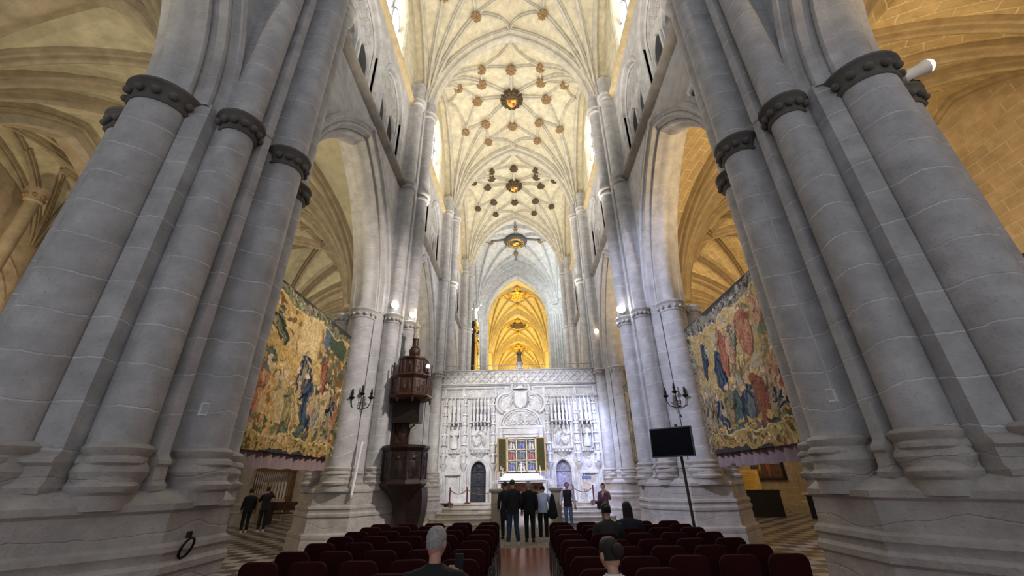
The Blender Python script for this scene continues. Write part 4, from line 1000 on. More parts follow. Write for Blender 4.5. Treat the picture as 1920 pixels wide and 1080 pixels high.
def hang_tapestry(label, img, x, ya, yb, z0, z1, lining=True):
    """ya = picture-left edge, yb = picture-right edge (seen from the nave)"""
    T = thing('tapestry', label, 'tapestry', (x, (ya + yb) / 2, z0)); yc = (ya + yb) / 2; sx = 1 if x > 0 else -1
    wv = lambda s, t: sx * (.018 * math.sin(s * 17 + 1) * (1.1 - t) + .012 * math.sin(s * 41 + t * 3) * (1 - t))
    paint_mesh('woven_panel', img, lambda s, t: (wv(s, t), ya + (yb - ya) * s - yc, t * (z1 - z0)), M['tapestry'], T)
    m = MB(); n = 24
    fr = [[(sx * .03 + wv(i / n, t), ya + (yb - ya) * i / n - yc, t * (z1 - z0)) for i in range(n + 1)] for t in (0, .5, 1)]
    m.loft(fr, False); m.build('backing', M['black'], T)
    m = MB(); m.tube([(sx * .02, ya - yc, z1 - z0 + .01), (sx * .02, yb - yc, z1 - z0 + .01)], .022, 8); m.build('hanging_rod', M['black'], T)
    if lining:
        m = MB(); rr = random.Random(3); rows = []
        for j in range(6):
            t = j / 5; rows.append([(sx * (.10 + .035 * math.sin(i * .95 + .5 * math.sin(i * .31)) * (.5 + t)), ya + (yb - ya) * (.02 + .93 * i / 90) - yc, .18 - t * .46 - .012 * math.sin(i * .35)) for i in range(91)])
        m.loft(rows, False); m.build('pleated_lining', M['lining'], T)
    return T
hang_tapestry('large ochre tapestry with crowded robed figures, hung in the left arch', tapestry_left(), -4.77, 7.0, 10.92, 2.21, 5.44)
TRI = tapestry_right()
hang_tapestry('large tapestry with blue and red robed figures, hung in the right arch', TRI, 4.77, 10.90, 7.0, 2.13, 5.40)
hang_tapestry('tapestry far right, only a strip seen past the pale pillar', TRI[:, ::2].copy(), 4.77, 18.6, 14.9, 2.15, 5.40)

# ---------------------------------------------------------------- pulpit
PU = thing('pulpit', 'dark carved wooden pulpit with a tall canopy, against the pale left pillar', 'pulpit', (-3.30, 12.45, 0), -.05)
def poly_r(r, n=8, a=PI / 8): return [(r * math.cos(a + 2 * PI * i / n), r * math.sin(a + 2 * PI * i / n)) for i in range(n)]
def tier(rs, mat, nm, par, n=8, ang=25):
    m = MB(); m.loft([[(x, y, z) for x, y in poly_r(r, n)] for r, z in rs], True, True, True); return m.build(nm, mat, par, ang=ang)
tier([(.30, 0), (.30, .08), (.22, .16), (.24, .5), (.20, .9), (.24, 1.1), (.40, 1.34), (.60, 1.52), (.64, 1.58)], M['wood'], 'stem', PU)
m = MB(); m.loft([[(.10 + .30 * math.sin(t * 2.0) + x * .2, .28 + y * .3 - .1 * t, .0 + t * 1.5) for x, y in ((-1, -1), (1, -1), (1, 1), (-1, 1))] for t in [i / 10 for i in range(11)]], True, True, True); m.build('stair_flank', M['wood'], PU)
TB = tier([(.64, 1.56), (.66, 1.60), (.62, 1.66), (.60, 1.70), (.60, 2.42), (.63, 2.46), (.68, 2.52), (.68, 2.58), (.62, 2.60)], M['wood'], 'tub', PU)
def ring_panels(r, z0, z1, mat, nm, par, n=8, figs=1, post=.03):
    for i in range(n):
        a = PI / 8 + 2 * PI * (i + .5) / n if n == 8 else 2 * PI * (i + .5) / n + PI / n * 0 + PI / 8
        ap = r * math.cos(PI / n); w = 2 * r * math.sin(PI / n) * .72
        Q = Matrix.Rotation(a + PI / 2, 4, 'Z')
        U, V_ = grid_uv(w, z1 - z0, .025)
        fl = [(w * (k + .5) / figs, (z1 - z0) * .42, w / figs * .26, (z1 - z0) * .34, .1) for k in range(figs)]
        H = np.maximum(figure_h(U, V_, fl), .35 * spiral_h(U, V_, .16)); v = []
        nv, nu = H.shape
        for j in range(nv):
            for k in range(nu): v.append(Q @ Vector((-w / 2 + w * k / (nu - 1), -(ap + .005 + .045 * H[j, k]), z0 + (z1 - z0) * j / (nv - 1))))
        m = MB(); m.add(v, [(j * nu + k, j * nu + k + 1, (j + 1) * nu + k + 1, (j + 1) * nu + k) for j in range(nv - 1) for k in range(nu - 1)]); m.build(nm, mat, par, ang=60)
    for x, y in poly_r(r + .01, n): m = MB(); m.tube([(x, y, z0 - .03), (x, y, z1 + .03)], post, 8); m.build('corner_post', mat, par)
ring_panels(.60, 1.74, 2.38, M['wood'], 'carved_panel', TB)
m = MB(); m.box(-.52, -.06, .30, .42, 2.5, 4.0); m.box(-.56, -.48, .22, .44, 2.5, 4.0); BK = m.build('back_board', M['wood'], PU)
U, V_ = grid_uv(.4, .7, .03); relief('back_relief', -.48, -.08, 2.7, 3.4, .295, figure_h(U, V_, [(.2, .3, .12, .24, 0)]), .05, M['wood2'], BK)
m = MB(); m.tube([(-.06, .25, 2.9), (.0, .2, 3.1), (.14, .12, 3.2), (.16, .1, 3.16)], .02, 6); m.box(-.5, .3, .0, .4, 3.25, 3.95); m.build('inner_shade', M['wood'], PU)
CN = tier([(.50, 3.86), (.62, 3.92), (.66, 3.97), (.62, 4.02), (.58, 4.05), (.58, 4.48), (.62, 4.52), (.66, 4.58), (.60, 4.62), (.40, 4.64), (.40, 5.08), (.46, 5.14), (.46, 5.18), (.2, 5.24)], M['wood2'], 'canopy', PU)
ring_panels(.58, 4.08, 4.46, M['wood2'], 'canopy_panel', CN, figs=2); ring_panels(.40, 4.68, 5.06, M['wood2'], 'canopy_panel', CN)
m = MB()
for x, y in poly_r(.58): m.tube([(x, y, 4.62), (x, y, 4.98)], .02, 6); m.ball((x, y, 5.0), .03, 6, 5)
for x, y in poly_r(.60): m.lathe([(.005, -.14), (.03, -.08), (.035, 0)], (x * .98, y * .98, 3.9), 6)
m.build('finials', M['wood2'], CN)
m = MB(); m.lathe([(.08, 5.2), (.16, 5.28), (.19, 5.42), (.17, 5.5), (.13, 5.52), (.14, 5.56), (.10, 5.6), (.10, 5.82), (.12, 5.84)], n=16); m.build('urn', M['wood2'], PU)
m = MB(); statue(m, (0, 0, 5.84), .64); m.build('crowning_figure', plain('painted_cream_figure', (.42, .36, .28), .7, var=.3, scale=16), PU, ang=60)

# ---------------------------------------------------------------- monitor, candelabra, tube, boxes, ring
T = thing('monitor_stand', 'black flat screen on a tall slim pole among the right-hand chairs', 'monitor', (3.70, 10.0, .012), 0)
m = MB(); m.lathe([(.28, 0), (.28, .02), (.06, .04), (.04, .06)], n=20); m.build('foot', M['iron'], T)
m = MB(); m.tube([(0, 0, .03), (0, 0, 2.75)], .032, 10); m.build('pole', plain('pole_bronze', (.05, .04, .032), .4, .6), T)
m = MB(); Mx = Matrix.Translation((-.20, -.10, 2.36)) @ Matrix.Rotation(math.radians(-40), 4, 'Z') @ Matrix.Rotation(math.radians(-6), 4, 'X')
m.obox(Mx, .98, .05, .64); S_ = m.build('screen', M['black'], T)
m = MB(); m.obox(Mx @ Matrix.Translation((0, -.027, 0)), .93, .006, .59); m.build('glass', plain('screen_glass', (.002, .002, .0025), .6, spec=.03), S_)
m = MB(); m.obox(Mx @ Matrix.Translation((0, .06, 0)), .3, .10, .3); m.build('bracket', M['iron'], T)
def candelabrum(loc, rz, lab):
    T = thing('wall_candelabrum', lab, 'candelabrum', loc, rz)
    m = MB(); m.loft([[(x * w, -.03 + d, z) for x, d in ((-1, 0), (0, -.03), (1, 0), (0, .03))] for w, z in ((.005, -.42), (.08, -.32), (.03, -.22), (.022, 0), (.022, .38), (.03, .42), (.05, .46))], True, True, True); m.build('back_plate', M['iron'], T)
    for e, up in ((1, .32), (-.45, .30), (.28, .42)):
        m = MB(); m.tube([(0, -.04, -.02), (.12 * e, -.12, -.10), (.30 * e, -.20, -.04), (.36 * e, -.22, .10), (.36 * e, -.22, up - .12)], .014, 6)
        m.tube([(.1 * e + .05 * math.cos(a), -.10, .06 + .05 * math.sin(a)) for a in [i * .6 for i in range(9)]], .009, 5); A_ = m.build('arm', M['iron'], T)
        m = MB(); m.lathe([(.02, 0), (.06, .02), (.085, .06), (.07, .07), (.035, .08), (.035, .16), (.045, .17), (.03, .2), (.022, .28), (.004, .3)], (.36 * e, -.22, up - .14), 10); m.build('candle_cup', M['iron'], A_)
candelabrum((-4.72, 11.93, 3.66), .35, 'black iron candelabrum on the pale left pillar, beside the pulpit')
candelabrum((4.66, 11.93, 3.52), PI * 0 - .35, 'black iron candelabrum on the pale right pillar, above the monitor')
bpy.data.objects['wall_candelabrum.001'].scale = (-1, 1, 1)
m = MB(); m.tube([(-4.38, 11.82, 2.68), (-4.42, 11.66, 1.36)], .036, 10); m.lathe([(.038, 0), (.026, -.05), (.005, -.09)], (-4.42, 11.66, 1.36), 10)
tag(m.build('white_tube', M['lampwhite']), 'slanting white plastic tube on the pale left pillar, below the candelabrum', 'tube')
for x, y, z, w, r in ((-3.58, 4.66, 2.44, 'left', 0), (3.58, 4.70, 2.45, 'right', 0)):
    T = thing('column_speaker', 'small white speaker box low on the huge near %s pillar' % w, 'speaker', (x, y, z), -.9 if x > 0 else .9)
    m = MB(); m.box(-.035, .035, -.03, .05, -.07, .07); m.build('case', M['lampwhite'], T)
    m = MB(); m.box(-.03, .03, -.034, -.03, -.05, .06); m.build('grille', plain('grille_grey', (.4, .4, .4), .6), T)
    if x > 0:
        m = MB(); m.tube([(.01, .03, .07), (.02, .03, .6), (-.02, .03, 1.3), (.01, .03, 2.1), (.0, .03, 3.2)], .012, 6); m.build('cable', M['paleCap'], T)
m = MB(); c0 = Vector((-3.52, 4.93, 1.06))
m.tube([c0 + Vector((.03 * math.sin(a), .08 * math.cos(a), .09 * math.sin(a))) for a in [2 * PI * k / 20 for k in range(20)]], .013, 6, closed=True)
m.lathe([(.0, -.03), (.028, -.03), (.028, .03), (0, .03)], c0 + Vector((-.01, 0, .12)), 8)
tag(m.build('iron_ring', M['iron']), 'black iron ring on the base of the huge near left pillar', 'ring')

def floodlight(loc, aim, lab, glowm='glowcool', r=.10, ln=.22, lit=True):
    T = thing('floodlight', lab, 'spotlight', loc)
    q = (Vector(aim) - Vector(loc)).to_track_quat('Z', 'Y').to_matrix().to_4x4()
    m = MB(); rings = [[q @ Vector((rr * math.cos(2 * PI * j / 14), rr * math.sin(2 * PI * j / 14), z)) for j in range(14)] for rr, z in ((r * .5, -ln), (r * .8, -ln * .9), (r * .85, -.05), (r, 0), (r, .03))]
    m.loft(rings, True, True, False); m.build('housing', M['lampwhite'] if lit else M['black'], T)
    m = MB(); rings = [[q @ Vector((rr * math.cos(2 * PI * j / 14), rr * math.sin(2 * PI * j / 14), z)) for j in range(14)] for rr, z in ((r * .95, .02), (r * .9, r * .45), (r * .55, r * .85), (.01, r))]
    m.loft(rings, True, False, True); m.build('lens', M[glowm] if lit else M['iron'], T)
    pe = (q @ Vector((0, 0, -ln * .6))) + Vector((0, .02, -.16)); m = MB(); m.tube([q @ Vector((0, 0, -ln * .6)), pe], .018, 6); m.box(pe.x - .05, pe.x + .05, pe.y - .05, pe.y + .05, pe.z - .10, pe.z + .02); m.build('bracket', M['iron'], T)
FL = [((-4.30, 6.30, 7.42), (-6.5, 10.5, 6.0), 'lit white floodlight beside the near left pillar, inside the arch', 'glowwarm', .14, .34, True),
      ((-4.32, 6.42, 7.05), (-5.5, 10, 4.0), 'small black floodlight under the white one on the near left pillar', 'glowwarm', .09, .2, False),
      ((4.32, 6.35, 7.40), (6.6, 10.5, 6.4), 'lit white floodlight beside the near right pillar, inside the arch', 'glowwarm', .14, .34, True),
      ((4.36, 6.75, 10.0), (3.6, 8.6, 8.2), 'small white floodlight above the right-hand arch', 'lampwhite', .10, .22, True),
      ((6.05, 4.0, 6.95), (7.6, 3.1, 7.35), 'lit floodlight on the aisle side of the near right pillar', 'glowcool', .11, .3, True),
      ((-4.08, 12.28, 6.98), (-3.2, 11.2, 7.4), 'lit floodlight on a capital of the pale left pillar, left of two', 'glowcool', .13, .26, True),
      ((-3.66, 13.0, 6.92), (-3.0, 12.0, 6.9), 'lit floodlight above the pulpit, right of two', 'glowwarm', .11, .24, True),
      ((3.62, 12.9, 6.90), (3.3, 11.6, 7.2), 'lit floodlight on a capital of the pale right pillar', 'glowcool', .15, .3, True),
      ((4.2, 20.3, 8.7), (3.6, 18.0, 8.0), 'glowing lamp high on the pillar right of the screen', 'glowwarm', .12, .2, True),
      ((4.92, 20.0, 6.85), (4.4, 18.6, 6.7), 'small lit lamp on the capital right of the screen', 'glowcool', .11, .2, True),
      ((-6.0, 4.55, 6.95), (-7.2, 5.4, 7.6), 'dark floodlight on the aisle capital of the near left pillar', 'glowwarm', .09, .2, False),
      ((-2.78, 12.2, 4.86), (-2.6, 11.5, 5.0), 'small white lamp fixed to the right edge of the pulpit canopy', 'glowcool', .06, .12, True),
      ((5.95, 12.75, 6.9), (7.2, 14.5, 8.2), 'lit lamp on the aisle capital of the pale right pillar', 'glowwarm', .08, .2, True),
      ((-5.98, 12.75, 6.9), (-7.2, 14.5, 8.2), 'lit lamp on the aisle capital of the pale left pillar', 'glowwarm', .08, .2, True)]
for a in FL: floodlight(*a)
T = thing('security_camera', 'tiny camera with purple glow on the near right pillar capital', 'camera', (4.02, 5.0, 6.95))
m = MB(); m.lathe([(.05, -.05), (.06, 0), (.05, .05)], n=12); m.build('case', M['black'], T)
m = MB(); m.ball((-.03, -.05, 0), .035, 8, 6); m.build('lens', glow('purple_led', (.8, .1, 1), 3), T)

# ---------------------------------------------------------------- left aisle: chapel, grille, bench, rack
for k in (0, 1, 2, 3):
    y0, y1 = YK(k) + .6, YK(k + 1) - .6
    m = MB(); m.box(-18.6, -18.2, y0 - .4, y1 + .4, 0, 13); m.box(-18.4, -14.6, y0 - .4, y0, 0, 13); m.box(-18.4, -14.6, y1, y1 + .4, 0, 13)
    if k != 1: m.box(-18.4, -14.6, y0, y1, 9.4, 9.8)
    tag(m.build('wall_chapel', stone('chapel_fresco_wall', (.50, .42, .31), stain=(.26, .19, .13), stainamt=.8) if k == 1 else M['wallL'], smooth=False), kind='structure')
CV = Vault(-16.45, (YK(1) + YK(2)) / 2, 1.85, 3.42, 9.3, 3.2, 1.8); CV.web('ceiling', M['webL'], 10, 10)
for sx, sy in sgn4():
    for q in ((0, 0), (sx * .02, sy * 1.8), (sx * .9, sy * .1), (sx * .4, sy * .9), (sx * .03, sy * 2.6)): CV.rib([corner_start(CV, q[0], q[1], sx, sy, .08), q], .17, .2, M['ribL'], 10)
    CV.rib([(sx * CV.a, sy * (CV.b - .1)), (sx * CV.a, 0)], .2, .2, M['ribL'], 10, 'wall_rib')
CH = thing('chapel_column', 'slim round column in the painted chapel at far left', 'column', (-16.9, 11.0, 0))
m = MB(); m.lathe([(.34, 0), (.34, .3), (.22, .5), (.20, 10.7), (.26, 10.75), (.24, 10.85), (.34, 11.05), (.34, 11.2)], n=16); m.build('shaft', M['ribL'], CH)
m = MB()
for q in range(8): m.ball((.27 * math.cos(q * PI / 4), .27 * math.sin(q * PI / 4), 10.95), (.07, .07, .1), 6, 5)
m.build('capital_leaves', M['boss'], CH)
m = MB(); m.archband([(0, 0), (0, -.25), (.12, -.32), (.2, -.22), (.3, -.26), (.42, 0)], 10.4, 6.6, 2.4, 3.0, lambda u, h, w: (-18.15 - w * -1, u, h), 12, leg=4)
tag(m.build('trim_chapel_arch', M['ribL']), kind='structure')
T = thing('chapel_altarpiece', 'dark altarpiece with metal ornaments at the far left edge', 'altarpiece', (-17.85, 9.6, 0))
m = MB(); m.box(-.3, .3, -2.2, 2.2, 0, 5.4); m.lathe([(2.2, 5.4), (1.8, 6.2), (.3, 6.8)], n=4, sx=.13, a0=PI / 4, a1=PI / 4 + 2 * PI); m.build('case', M['wood'], T)
m = MB(); rr = random.Random(2)
for i in range(46):
    y, z = rr.uniform(-2.1, 2.1), rr.uniform(2.2, 6.0); m.ball((.34, y, z), (.06, rr.uniform(.05, .16), rr.uniform(.05, .2)), 6, 5)
for y in (-2, -1, 0, 1, 2): m.tube([(.36, y, 1), (.36, y, 5.3)], .09, 8)
m.build('ornaments', plain('silver_gilt', (.55, .50, .42), .3, .8, var=.4, scale=9), T)
m = MB(); m.box(-.42, -.36, -2.2, 2.2, 6.4, 8.6); m.build('blue_field', plain('blue_painted_field', (.20, .26, .36), .8, var=.4, scale=3), T)
for k, lab in ((2, 'tall dark gilded chapel grille behind the left pillar'), (3, 'gilded wooden chapel grille far in the left aisle')):
    yc = (YK(k) + YK(k + 1)) / 2
    G = thing('chapel_grille', lab, 'grille', (-14.25, yc, 0)); GW = plain('grille_gold_brown', (.16, .075, .025), .45, .3, var=.4)
    m = MB(); m.box(-.08, .08, -2.28, -2.12, 0, 5.4); m.box(-.08, .08, 2.12, 2.28, 0, 5.4)
    for z in (.95, 2.4, 3.6, 5.2): m.box(-.09, .09, -2.28, 2.28, z - .07, z + .07)
    m.box(-.06, .06, -2.2, 2.2, 0, .9); m.build('frame', GW, G)
    for i in range(22):
        m = MB(); y = -2.0 + 4.0 * i / 21; m.lathe([(.03, .95), (.03, 1.3), (.055, 1.5), (.03, 1.7), (.025, 2.2), (.04, 2.4), (.025, 2.6), (.03, 5.1)], (0, y, 0), 6); m.build('bar', GW, G)
    m = MB()
    for i in range(7): m.ball((.05, -1.8 + .6 * i, 5.45), (.08, .16, .24), 8, 6)
    m.build('cresting', M['gold'], G)
def bench(loc, rz, L, lab):
    T = thing('wooden_bench', lab, 'bench', loc, rz); m = MB(); m.box(-L / 2, L / 2, -.2, .2, .42, .47); m.build('seat', M['wood2'], T)
    m = MB(); m.box(-L / 2, L / 2, .17, .21, .55, .9); m.build('backrest', M['wood2'], T)
    for e in (-1, 1): m = MB(); m.box(e * (L / 2 - .1) - .04, e * (L / 2 - .1) + .04, -.18, .2, 0, .92); m.build('leg', M['wood2'], T)
bench((-10.75, 20.9, 0), .05, 1.9, 'dark wooden bench in the left aisle near the grille')
T = thing('leaflet_rack', 'pale slatted leaflet rack behind the two visitors in the left aisle', 'rack', (-12.1, 21.6, 0), .3)
m = MB(); m.box(-.55, .55, 0, .3, 0, 1.0); m.build('cabinet', plain('pale_wood', (.30, .22, .13), .6), T)
m = MB()
for i in range(8): m.box(-.52 + .14 * i, -.44 + .14 * i, -.02, .05, 1.0, 1.75)
m.build('slats', plain('pale_slat', (.42, .36, .27), .6), T)
# right aisle
T = thing('display_counter', 'dark counter in the right aisle below the yellow panel', 'counter', (10.5, 20.4, 0)); m = MB(); m.box(-.9, .9, -.3, .3, 0, 1.0); m.build('cabinet', plain('very_dark_wood', (.014, .009, .007), .5), T); m = MB(); m.box(-.95, .95, -.33, .33, 1.0, 1.05); m.build('top', M['wood'], T)
T = thing('information_panel', 'yellow lit information panel standing on the dark counter, right aisle', 'panel', (10.15, 20.2, 1.05)); m = MB(); m.box(-.56, .56, -.02, .02, .02, .84); m.build('board', plain('yellow_board', (.80, .50, .10), .6, var=.15, scale=12), T)
m = MB(); rr = random.Random(5)
for r_ in range(14): m.box(-.46, -.46 + rr.uniform(.5, .92), -.026, -.021, .70 - r_ * .045, .715 - r_ * .045)
m.build('printed_rows', plain('board_brown_print', (.55, .32, .05), .7), T); m = MB(); m.box(-.56, .56, -.1, .1, 0, .02); m.build('foot', M['iron'], T)
T = thing('framed_painting', 'dark framed painting behind the yellow panel, right aisle wall', 'painting', (13.9, 25.2, 1.4), PI / 2)
m = MB(); m.box(-1.6, 1.6, -.05, .05, 0, 3.0); m.build('frame', M['wood'], T)
im = canvas(30, 32, (.10, .05, .025)); rs = np.random.RandomState(9); im *= .6 + .8 * rs.rand(30, 32, 1); fig(im, .4, .5, .5, REDC, BRN); fig(im, .7, .5, .45, BRN, OCH)
paint_mesh('canvas', im, lambda s, t: (-1.5 + 3 * s, .055, .1 + 2.8 * t), M['paint'], T); bpy.data.objects['framed_painting'].rotation_euler = (0, 0, PI / 2)
T = thing('black_cabinet', 'low black cabinet by the wall pillar in the right aisle', 'cabinet', (12.35, 19.0, 0)); m = MB(); m.box(-.35, .35, -.3, .3, 0, .82); m.build('body', M['black'], T); m = MB(); m.box(-.37, .37, -.32, .32, .82, .86); m.build('top', M['wood'], T)
T = thing('dark_reredos', 'dark wooden reredos at the right edge against the brick wall', 'altarpiece', (13.3, 8.6, 0)); m = MB(); m.box(-.2, .3, -1.9, 1.9, 0, 6.4); m.build('panel', M['wood'], T); m = MB(); m.box(-.3, .3, -2.0, 2.0, 6.4, 6.65); m.build('cornice', M['wood'], T)

# ---------------------------------------------------------------- beyond the screen: organ case with angel
T = thing('gilded_organ', 'gilded organ case high on the left behind the screen', 'organ', (-3.75, 33.0, 8.6))
m = MB(); m.box(-.55, .12, -1.2, 1.2, -2, 4.6); m.build('case', M['wood'], T)
m = MB(); rr = random.Random(4)
for i in range(80): m.ball((.16 + rr.uniform(-.04, .12), rr.uniform(-1.2, 1.2), rr.uniform(-.4, 5.6)), (rr.uniform(.06, .14), rr.uniform(.06, .16), rr.uniform(.08, .26)), 6, 5)
for q in (-1.1, -.55, .55, 1.1): m.lathe([(.10, 0), (.13, .1), (.09, .3), (.12, 1.6), (.09, 3), (.14, 3.2), (.05, 3.5)], (.2, q, .4), 8)
m.lathe([(.05, -.9), (.3, -.6), (.36, -.2), (.34, 0)], (.25, 0, .2), 12)
m.build('gilded_carving', M['gold'], T, ang=60)
for i in range(9):
    m = MB(); m.tube([(.14, -.48 + .12 * i, .6), (.14, -.48 + .12 * i, 2.2 + .9 * (1 - abs(i - 4) / 4))], .05, 8); m.build('pipe', M['gold'], T)
m = MB(); m.lathe([(.5, 4.6), (.55, 4.7), (.3, 5.0), (.28, 5.5), (.34, 5.6)], (-.1, 0, 0), 10); m.build('top_pedestal', M['wood'], T)
T = thing('angel_statue', 'white angel statue on top of the gilded organ case', 'statue', (-3.85, 33.0, 14.25))
m = MB(); statue(m, (0, 0, 0), 1.9); m.build('figure', M['white'], T, ang=60)
for e in (-1, 1): m = MB(); m.loft([[(e * (.15 + .5 * t), .15 + .03 * q, 1.2 + .55 * t + (.35 - .5 * t) * q) for q in (-1, 1)] for t in [i / 5 for i in range(6)]], False); m.loft([[(e * (.15 + .5 * t), .20, 1.2 + .55 * t + (.35 - .5 * t) * q) for q in (-1, 1)] for t in [i / 5 for i in range(6)]], False); m.build('wing', M['white'], T)

# ---------------------------------------------------------------- chairs
def make_chair():
    T = thing('padded_chair', 'x', 'chair')
    def pad(w, h, th, Mx, nm, rad=.09):
        m = MB(); P = []
        for cx, cy, a0 in ((w / 2 - rad, h / 2 - rad, 0), (-w / 2 + rad, h / 2 - rad, 90), (-w / 2 + rad, -h / 2 + rad, 180), (w / 2 - rad, -h / 2 + rad, 270)): P += roll(cx, cy, rad, a0, a0 + 90, 4)
        rings = [[Mx @ Vector((x * k, y * k, z)) for x, y in P] for k, z in ((.90, -th / 2), (.98, -th * .35), (1, 0), (.98, th * .35), (.88, th / 2))]
        m.loft(rings, True, True, True); return m.build(nm, M['chairred'], T, ang=50)
    pad(.44, .43, .07, Matrix.Translation((0, .24, .455)), 'seat')
    pad(.435, .40, .06, Matrix.Translation((0, .0, .66)) @ Matrix.Rotation(math.radians(90 + 8), 4, 'X'), 'backrest')
    for e in (-1, 1):
        m = MB(); m.tube([(e * .20, .43, .44), (e * .215, .45, 0)], .013, 6); m.build('leg', M['chairmetal'], T)
        m = MB(); m.tube([(e * .205, -.01, .78), (e * .205, .03, .44), (e * .215, -.03, 0)], .013, 6); m.build('leg', M['chairmetal'], T)
    m = MB()
    for e in (-1, 1): m.tube([(e * .205, .03, .42), (e * .205, .43, .42)], .012, 6)
    m.tube([(-.205, .43, .42), (.205, .43, .42)], .011, 6); m.build('frame', M['chairmetal'], T)
    return T
CHAIR = make_chair(); used = []
def place_chair(x, y, lab, grp):
    c = CHAIR if not used else copy_tree(CHAIR); used.append(1)
    c.location = (x, y, .012); c['label'] = lab; c['group'] = grp; c.rotation_euler = (0, 0, RND.uniform(-.03, .03))
ORD = ['front', 'second', 'third', 'fourth', 'fifth', 'sixth', 'seventh', 'eighth', 'ninth']
SEAT = ['aisle', 'second from aisle', 'middle', 'second from outer end', 'outermost']
LY = [9.55, 8.95, 8.22, 7.50, 6.78, 6.02, 5.30, 4.58, 3.80]; RY = [9.28, 8.62, 8.05, 7.38, 6.68, 6.02, 5.32, 4.66, 3.80]
for side, ys, xs in (('left', LY, [-.66 - .56 * i for i in range(5)]), ('right', RY, [.78 + .54 * i for i in range(5)])):
    for r_, y in enumerate(ys):
        for i, x in enumerate(xs):
            if r_ == 7 and i > 1 or r_ == 8 and i > 0: continue
            place_chair(x, y + RND.uniform(-.015, .015), 'dark red chair, %s block, %s row from altar, %s seat' % (side, ORD[r_], SEAT[i]), 'dark red chairs, %s block' % side)
# ---------------------------------------------------------------- people
def skin_mesh(nodes, edges, rad, root, sub=2):
    me = bpy.data.meshes.new('tmp'); names = list(nodes); ix = {n: i for i, n in enumerate(names)}
    me.from_pydata([nodes[n] for n in names], [(ix[a], ix[b]) for a, b in edges], [])
    o = bpy.data.objects.new('tmp', me); COL.objects.link(o)
    bm = bmesh.new(); bm.from_mesh(me); L = bm.verts.layers.skin.verify(); bm.verts.ensure_lookup_table()
    for n in names:
        v = bm.verts[ix[n]]; r = rad[n]; v[L].radius = (r, r) if not isinstance(r, tuple) else r; v[L].use_root = (n == root)
    bm.to_mesh(me); bm.free()
    md = o.modifiers.new('s', 'SKIN'); md.use_smooth_shade = True; md.branch_smoothing = .6
    md = o.modifiers.new('u', 'SUBSURF'); md.levels = sub; md.render_levels = sub
    dg = bpy.context.evaluated_depsgraph_get(); ev = o.evaluated_get(dg)
    out = bpy.data.meshes.new_from_object(ev)
    bpy.data.objects.remove(o); bpy.data.meshes.remove(me)
    return out
SKIN = plain('skin', (.50, .29, .20), .55, var=.08, scale=20)
SKIN2 = plain('skin_ruddy', (.46, .24, .17), .55, var=.08, scale=20)
def cloth(n, c, v=.15): return plain(n, c, .85, var=v, scale=14, bump=.25, bscale=60)
STAND = dict(pel=(0, 0, .93), spi=(0, -.005, 1.12), che=(0, 0, 1.30), nek=(0, .0, 1.46), hed=(0, .03, 1.585),
             sL=(-.17, 0, 1.40), eL=(-.23, -.02, 1.13), wL=(-.24, .05, .88), sR=(.17, 0, 1.40), eR=(.23, -.02, 1.13), wR=(.24, .05, .88),
             hL=(-.095, 0, .88), kL=(-.10, .02, .48), aL=(-.10, -.02, .08), tL=(-.12, .12, .035), hR=(.095, 0, .88), kR=(.10, .02, .48), aR=(.10, -.02, .08), tR=(.12, .12, .035))
SIT = dict(STAND, pel=(0, 0, .53), spi=(0, -.06, .72), che=(0, -.05, .90), nek=(0, -.02, 1.06), hed=(0, .02, 1.185),
           sL=(-.18, -.04, 1.0), eL=(-.24, .02, .76), wL=(-.13, .22, .64), sR=(.18, -.04, 1.0), eR=(.24, .02, .76), wR=(.13, .22, .64),
           hL=(-.10, .04, .50), kL=(-.12, .45, .50), aL=(-.12, .42, .08), tL=(-.13, .56, .035), hR=(.10, .04, .50), kR=(.12, .45, .50), aR=(.12, .42, .08), tR=(.13, .56, .035))
def head_mesh(m, c, yaw=0, pitch=0, mi=0):
    Q = Matrix.Translation(Vector(c)) @ Matrix.Rotation(yaw, 4, 'Z') @ Matrix.Rotation(pitch, 4, 'X')
    n, k = 18, 14; rings = []
    for i in range(k + 1):
        th = -PI / 2 + PI * i / k; z = math.sin(th); cr = max(math.cos(th), .02) ** .8; ring = []
        for j in range(n):
            a = 2 * PI * j / n; x = .074 * cr * math.cos(a); y = .094 * cr * math.sin(a)
            f = max(0, math.sin(a))
            if z < -.1: x *= 1 - .28 * (-z - .1) ; y = y * (1 - .10 * (-z)) + .012 * f
            if f > .85 and -.45 < z < -.05: y += .004
            ring.append(Q @ Vector((x, y, .112 * z)))
        rings.append(ring)
    m.loft(rings, True, True, True, mi)
    m.add([Q @ Vector(p) for p in ((-.016, .090, -.025), (.016, .090, -.025), (0, .092, .028), (0, .116, -.018), (0, .096, -.036))], [(0, 3, 2), (2, 3, 1), (0, 4, 3), (3, 4, 1)], mi)
    for e in (-1, 1):
        m.ball(Q @ Vector((e * .077, -.004, -.008)), (.012, .020, .032), 8, 6, Q.to_3x3().to_4x4(), mi)
        m.ball(Q @ Vector((e * .03, .086, .012)), (.012, .007, .006), 8, 5, Q.to_3x3().to_4x4(), 1)
        m.ball(Q @ Vector((e * .031, .089, .030)), (.017, .005, .0035), 8, 4, Q.to_3x3().to_4x4(), 1)
    m.ball(Q @ Vector((0, .088, -.058)), (.024, .008, .007), 8, 5, Q.to_3x3().to_4x4(), mi)
    return Q
